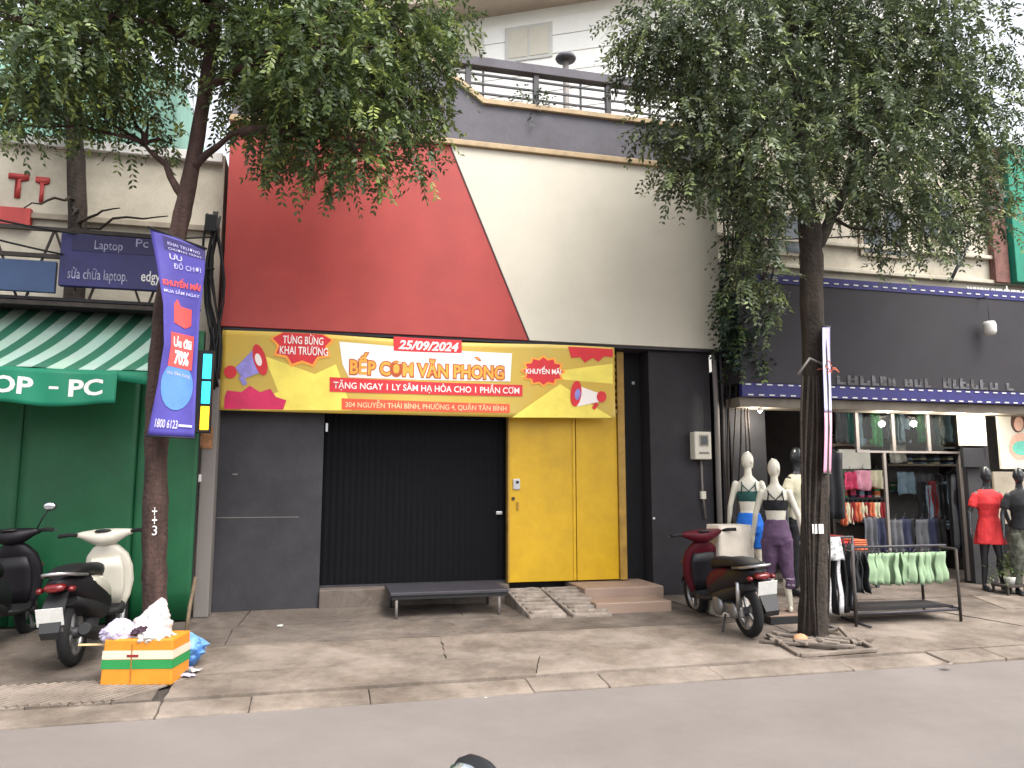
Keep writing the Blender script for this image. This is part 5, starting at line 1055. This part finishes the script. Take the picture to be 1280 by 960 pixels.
# vine on the edge of the shop
vn = thing('climbing_vine', 'dark hanging vine between cream fascia and black shop sign', 'vine', (W(920, 760, -.1).x, -.1, 0))
for k in range(6): MB().tube([W(906 + 6 * k + 3 * math.sin(j * 1.3 + k), 740 - j * 60, -.05 - .05 * (k % 3)) if j < 9 else W(906 + 6 * k, 200, -.1) for j in range(10)], .012, 5).build('stem', 'bark', vn)
vb = []
for j in range(26):
    px = 908 + random.uniform(0, 36); py = 195 + j * 10.2; c = W(px, py, -.22 - .12 * random.random()); vb.append(((c.x, c.y, c.z), (.17, .14, .2), 26))
leaf_mesh(vb, 'leaf_vine', 'foliage', vn, .075, .04, 4, 1.0, .9)
leaf_mesh([((pt.location.x, pt.location.y, pt.location.z + .17), (.11, .1, .08), 40)], 'leaf_green', 'leaves', pt, .05, .02, 4, 1.0, -.4)
# ledge plant on the parapet
lp_ = W(667, 122, .1); lpl = thing('ledge_plant', 'small dark plant growing on the parapet under the railing', 'plant', (lp_.x, .1, PZ + .07))
MB().tube([(lp_.x, .1, PZ + .07), (lp_.x, .1, PZ + .2)], .012, 6).build('stem', 'bark', lpl)
leaf_mesh([((lp_.x, .1, PZ + .15), (.22, .1, .07), 60)], 'leaf_vine', 'leaves', lpl, .05, .03, 3, 1.0, .1)
# tree pit grate
gt_ = thing('tree_pit_grate', 'broken concrete lattice around the foot of the leafy tree', 'tree grate', (base.x, TRY, zg(TRY)))
cx, cy = base.x, TRY
for k in range(15):
    a = random.uniform(0, math.pi); d = random.uniform(-.42, .42); p = Vector((cx + .1 + d * math.cos(a + 1.57) * 1.3, cy - .06 + d * math.sin(a + 1.57) * .7, 0)); l = random.uniform(.25, .5); v = Vector((math.cos(a) * 1.1, math.sin(a) * .6, 0)) * l
    p0, p1 = p - v, p + v; p0.z = zg(p0.y) + random.uniform(.015, .06); p1.z = zg(p1.y) + random.uniform(.015, .06); MB().bar(p0, p1, .045, .03).build('bar', 'concrete_light' if k % 3 else 'concrete_dark', gt_, bevel=.008)
for p0, p1 in (((968, 803), (1000, 822)), ((1000, 822), (1095, 815)), ((1095, 815), (1062, 796))):
    p0 = G(*p0); p1 = G(*p1); p0.z += .02; p1.z += .02; MB().bar(p0, p1, .05, .035).build('bar', 'concrete', gt_, bevel=.008)
p = G(1001, 806); tag(MB().ell((p.x, p.y, p.z + .05), (.075, .06, .055), 10, 6).build('orange_stone', mat('stone_orange', srgb(190, 140, 106), .85, .15, 9, .3, 40)), 'small pale orange stone at the foot of the leafy tree', 'stone')

# ================================================================== STREET BANNERS
mat('flag_purple', srgb(74, 66, 150), .6, .1, 3); mat('flag_dark', srgb(56, 48, 104), .6, .1, 3); mat('flag_blue', srgb(86, 132, 196), .6, .08, 4); mat('flag_red', srgb(222, 76, 74), .6, .06, 5); mat('flag_lilac', srgb(190, 186, 226), .6, .06, 5); mat('flag_pink', srgb(214, 150, 176), .6, .08, 5)
FYB = TLY - .26
le = [(285, 187), (330, 196), (380, 204), (430, 205), (480, 197), (545, 184)]; re_ = [(311, 257), (340, 256), (390, 250), (440, 247), (490, 245), (548, 243)]
def ip(tab, v):
    f = v * (len(tab) - 1); i = min(int(f), len(tab) - 2); f -= i; return tuple(tab[i][k] + (tab[i + 1][k] - tab[i][k]) * f for k in (0, 1))
def fmap(u, v, l=0):   # u across, v = 1 at the top
    a = ip(le, 1 - v); b = ip(re_, 1 - v); py = a[0] + (b[0] - a[0]) * u; px = a[1] + (b[1] - a[1]) * u
    Y = FYB + .05 * math.sin(math.pi * u) * math.sin(3.5 * v) - .06 * math.sin(3.1 * v) * (1 - u)
    p = W(px, py, Y); return p + Vector((0, -.003 * l, 0))
fg = thing('promotion_flag', 'narrow purple promotion banner tied to the leaning tree', 'banner', fmap(.5, 0))
fl = MB().sheet(fmap, 12, 40).build('fabric', 'flag_purple', fg, solid=.002)
def fpoly(pts, mt, l, nm='print_shape'): print_poly(nm, [pts], mt, fg, fmap, l, .1, .05)
def ftext(s, x0, y0, x1, y1, mt, l=3, bold=.02): print_text(s, (x0, y0, x1, y1), mt, fg, fmap, l, bold, 0, .1, .05)
fpoly([(.22, .90), (1, .90), (1, .985), (.22, .985)], 'flag_dark', 1)
ftext('KHAI TRƯƠNG', .30, .935, .9, .96, 'flag_lilac', 2, .0); ftext('CHƯƠNG TRÌNH', .3, .905, .92, .925, 'flag_lilac', 2, .0)
ftext('ƯU', .30, .845, .55, .885, 'flag_lilac'); ftext('ĐỒ CHƠI', .36, .79, .92, .84, 'flag_lilac', 3, .0)
ftext('KHUYẾN MÃI', .08, .70, .95, .745, 'flag_red', 3, .04); ftext('MUA SẮM NGAY', .08, .665, .95, .69, 'flag_lilac', 3, .01)
fpoly([(.30, .52), (.30, .61), (.40, .64), (.48, .605), (.78, .60), (.78, .52), (.62, .50)], 'flag_red', 2)
fpoly([(.20, .30), (.86, .30), (.88, .47), (.22, .47)], 'flag_red', 3)
ftext('Ưu đãi', .30, .40, .82, .455, 'b_white', 4, .03); ftext('70%', .36, .315, .76, .385, 'b_white', 4, .04)
fpoly([(.5 + .42 * math.cos(2 * math.pi * i / 24), .22 + .11 * math.sin(2 * math.pi * i / 24)) for i in range(24)], 'flag_blue', 2)
ftext('cho đơn hàng', .20, .255, .82, .28, 'flag_lilac', 3, .0); ftext('1800 6123', .12, .035, .62, .07, 'flag_lilac', 3, .02); fpoly([(.64, .045), (.94, .045), (.94, .055), (.64, .055)], 'flag_lilac', 3)
MB().tube([fmap(-.03, 1) + Vector((0, -.012, 0)), fmap(1.03, 1) + Vector((0, -.012, 0))], .010, 6).build('top_rod', 'wire_black', fg); MB().tube([fmap(-.03, 0) + Vector((0, -.012, 0)), fmap(1.03, 0) + Vector((0, -.012, 0))], .008, 6).build('bottom_rod', 'wire_black', fg)
for v in (.97, .5, .03): MB().tube([fmap(.35, v) + Vector((0, .01, 0)), fmap(.35, v) + Vector((0, .13, .0))], .006, 5).build('tie', 'wire_black', fg)
def emap(u, v): return W(1029.5 + 9 * u, 592 - 184 * v, TRY - .28 + .42 * u) + Vector((.012 * math.sin(5 * v) , 0, 0))
ef = thing('promotion_flag', 'slim purple and pink promotion banner tied to the leafy tree', 'banner', emap(.5, 0))
MB().sheet(lambda u, v: emap(u, .42 + .58 * v), 8, 20).build('fabric', 'flag_lilac', ef, solid=.004); MB().sheet(lambda u, v: emap(u, .415 * v), 8, 12).build('lower_fabric', 'flag_pink', ef, solid=.004)
for v in (0, 1): MB().tube([emap(-.05, v), emap(1.05, v)], .01, 6).build('rod', 'wire_black', ef)
tg = MB(); 
for k in range(5): a_ = W(1040, 458 + 2 * k, TRY - .2); tg.tube(curve(a_, a_ + Vector((random.uniform(-.12, .1), 0, random.uniform(-.06, .06))), 4, .02, .1), .005, 5)
tg.tube([emap(.4, .72), W(1022, 462, TRY - .14)], .006, 5); tg.build('orange_tie', mat('tie_orange', srgb(196, 104, 80), .7, .1, 9), ef)
bk = MB(); q_ = [W(x_, y_, TRY - .17) for x_, y_ in ((998, 468), (1012, 448), (1034, 458))]
bk.tube(q_, .014, 6); tag(bk.build('pole_bracket', 'grey_pipe'), 'bent grey metal bracket on the leafy tree trunk', 'bracket')

# ================================================================== BOX AND BAGS
a = G(124, 857); b = G(214, 857); ang = math.atan2(b.y - a.y, b.x - a.x); Lw = (b - a).length; Hh = W(124, 799, a.y).z - a.z
mat('carton_orange', srgb(206, 128, 34), .6, .06, 5); mat('carton_white', srgb(200, 190, 168), .6, .05, 5); mat('carton_green', srgb(34, 128, 66), .6, .06, 5)
bx = thing('foam_carton', 'orange carton with white and green bands under plastic bags', 'box', (a.x, a.y, zg(a.y) - .004), ang)
sl = .03
def cring(z, e=0): k = sl * z / Hh; return [Vector((k * .6 - e, -e, z)), Vector((Lw - k * .1 + e, -e, z)), Vector((Lw - k * .1 + e, .36 + e, z)), Vector((k * .6 - e, .36 + e, z))]
MB().loft([cring(0), cring(Hh)], True, False).build('body', 'carton_orange', bx, w=False, bevel=.012)
MB().loft([cring(Hh * .36, .003), cring(Hh * .56, .003)], False, False).build('green_band', 'carton_green', bx, w=False); MB().loft([cring(Hh * .57, .003), cring(Hh * .76, .003)], False, False).build('white_band', 'carton_white', bx, w=False)
MB().box((Lw * .42, -.006, Hh * .08), (Lw * .435, -.002, Hh * .9)).build('seam', mat('carton_seam', srgb(150, 96, 40), .7, .1, 9), bx, w=False); MB().box((Lw * .36, -.007, Hh * .62), (Lw * .52, -.004, Hh * .67)).build('small_print', 'cloth_darkred', bx, w=False)
mat('bag_white', srgb(196, 190, 187), .35, .05, 5, .3, 18); mat('bag_lilac', srgb(180, 172, 196), .35, .06, 5, .3, 18); mat('bag_blue', srgb(40, 92, 160), .4, .25, 6, .3, 18, col2=srgb(120, 160, 205)); mat('bag_dark', srgb(58, 36, 50), .5, .2, 6)
from mathutils import noise as NZ
def bag(name, lab, px, py, Y, rw, rh, mt, lean=0, peak=0.0, seed=1, group=None):
    c = W(px, py, Y); m = MB(); rings = []; n = 48; off = Vector((seed * 3.7, seed * 1.3, 0))
    for i in range(33):
        v = i / 32; pr = math.sin(math.pi * (.06 + .9 * v)) ** .7 if not peak else (max(.0, math.sin(math.pi * min(.5, .1 + v * 1.2))) ** .6) * (1 - max(0, v - .25) / .75) ** peak + .015
        ring_ = []
        for j in range(n):
            a_ = 2 * math.pi * j / n; d = Vector((math.cos(a_), math.sin(a_) * .85, 0))
            q = Vector((d.x * 2.0, d.y * 2.0, v * 2.6)) + off
            k = 1 + .55 * (abs(NZ.noise(q * 1.3)) - .2) + .28 * (abs(NZ.noise(q * 3.1)) - .18) + .1 * NZ.noise(q * 7)
            ring_.append(Vector((d.x * rw * pr * k + lean * rh * 2 * v ** 1.4, d.y * rw * pr * k, 2 * rh * v + .02 * NZ.noise(q * 2.5))))
        rings.append(ring_)
    m.loft(rings, True); t = thing(name, lab, 'bag', (c.x, c.y, c.z - rh), 0, group); m.build('sack', mt, t, w=False)
    return t
byY = a.y + .15
bag('plastic_bag', 'white plastic bag with pointed handles on top of the orange carton', 184, 776, byY + .08, .165, .17, 'bag_white', .3, .62, 3)
bag('plastic_bag', 'lilac plastic bag slumped on the carton beside the cream scooter', 150, 792, byY - .06, .125, .11, 'bag_lilac', 0, 0, 5)
bag('plastic_bag', 'crumpled white plastic bag flat on the carton lid', 192, 796, byY - .12, .13, .07, 'card_white', 0, 0, 8)
bag('plastic_bag', 'small dark bag tucked between white bags on the carton', 176, 789, byY - .13, .07, .03, 'bag_dark', .3, 0, 12)
p = G(228, 838); bag('plastic_bag', 'crumpled blue bag slumped on the ground against the carton', 226, 815, p.y + .1, .17, .14, 'bag_blue', .1, 0, 9).location.z = zg(p.y) - .004
pt_ = G(230, 848)
for k in range(6):
    p = G(222 + random.uniform(0, 30), 842 + random.uniform(-4, 12)); 
    m = MB(); m.sheet(lambda u, v: ((u - .5) * .11, (v - .5) * .08, .012 + .02 * random.random()), 5, 4, True)
    t = m.build('paper_scrap', ('card_white', 'cloth_grey', 'bag_lilac')[k % 3], solid=.002); t.location = (p.x, p.y, p.z); t.rotation_euler = (0, 0, random.uniform(0, 6)); tag(t, 'crumpled pale scrap of litter on the ground beside the orange carton', 'litter', 'litter beside the carton')
m = MB(); p, q = W(98, 806, a.y + .1), W(160, 805, a.y + .1); m.bar(p, q, .02, .012); tag(m.build('bamboo_stick', mat('bamboo', srgb(196, 172, 128), .6, .1, 9)), 'thin pale bamboo stick lying across the orange carton corner', 'stick')
for px, py, mt, sx, lab in ((40, 898, 'cloth_mint', .10, 'yellow green leaf scrap lying on the roadway'), (610, 872, 'card_white', .05, 'white paper scrap by the kerb below the ramps'), (350, 784, 'card_white', .03, 'tiny white scrap on the pavement below the pilaster'), (1185, 832, 'concrete_light', .05, 'pale crumb of concrete near the kerb by the racks')):
    r = ray(px, py); z = -.215 if py > 868 else None
    if z is not None: tt = (z - CAM.z) / r.z; p = CAM + r * tt; p.z = z - .01
    else: p = G(px, py)
    t = MB().sheet(lambda u, v: ((u - .5) * sx * 2, (v - .5) * sx * 1.2, .008 + .018 * random.random()), 4, 3, True).build('litter_scrap', mt if px != 40 else mat('leaf_yellow', srgb(206, 190, 96), .7, .15, 9), solid=.003)
    t.location = p; t.rotation_euler = (0, 0, random.uniform(-.5, .5)); tag(t, lab, 'litter')

# ================================================================== FOREGROUND SCOOTER (its mirror tip shows at the foot of the picture)
ra_ = ray(600, 950); zr = -.225; mz_ = zr + 1.297; tt = (mz_ - .004 - CAM.z) / ra_.z; mp = CAM + ra_ * tt
hd = (math.pi / 2 - YAW) - math.radians(52); c_, s_ = math.cos(hd), math.sin(hd); lx_, ly_ = .865, .345
scooter('dark_scooter', 'dark scooter with round mirrors standing on the roadway', 'scooter_black', (mp.x - (lx_ * c_ - ly_ * s_), mp.y - (lx_ * s_ + ly_ * c_), zr), hd, 0)

# ================================================================== WHITE BUILDING BEHIND
ctr = W(700, 60, 9.0)
wb = thing('white_building', 'tall white building with horizontal cladding behind the shop roof', 'building', (ctr.x, 9.0, -.6), math.radians(-28.6))
ztop = W(700, 6, 9.0).z + .6
B((-9, .06, 0), (9, 7, ztop)).build('wall', 'white_wall', wb, w=False)
bm_ = B((-8.98, 0, 0), (8.98, .055, .50)).mesh('cladding_board'); bm_.materials.append(MATS['white_wall'])
z = 5.5
while z < ztop - .5:
    o = bpy.data.objects.new('cladding_board', bm_); COL.objects.link(o); o.parent = wb; o.location = (0, 0, z); o.rotation_euler = (-.02, 0, 0); z += .52
B((-9.3, -1.0, ztop + .002), (9.3, 7.2, ztop + .35)).build('roof', 'tan_soffit', wb, w=False)
for x in (-3.4, -1.5): 
    wn = B((x, -.03, ztop - 1.45), (x + 1.3, -.002, ztop - .45)).build('window', 'card_white', wb, w=False, bevel=.02)
    B((x + .1, -.045, ztop - 1.35), (x + .62, -.032, ztop - .55)).build('pane', 'cream_panel', wn, w=False); B((x + .68, -.045, ztop - 1.35), (x + 1.2, -.032, ztop - .55)).build('pane', 'cream_panel', wn, w=False)
# overhead cables
for k, (p0, p1, sag) in enumerate((((-60, 262, -1.6), (270, 296, -.14), -.12), ((-60, 285, -1.5), (268, 336, -.14), -.1), ((900, 300, -.2), (1340, 255, -1.2), -.15))):
    c = MB().tube(curve(W(*p0), W(*p1), 16, sag, .0), .010, 5).build('overhead_cable', 'wire_black'); tag(c, ('upper sagging black cable in front of the cream wall', 'lower sagging black cable crossing the steel lattice frame', 'black cable sagging above the black shop fascia')[k], 'cable')
dg_ = MB().tube([W(1188, 352, .3), W(1212, 302, .3)], .025, 6).build('stay_pole', 'dark_steel'); tag(dg_, 'slanting dark stay pole above the black shop fascia', 'pole')
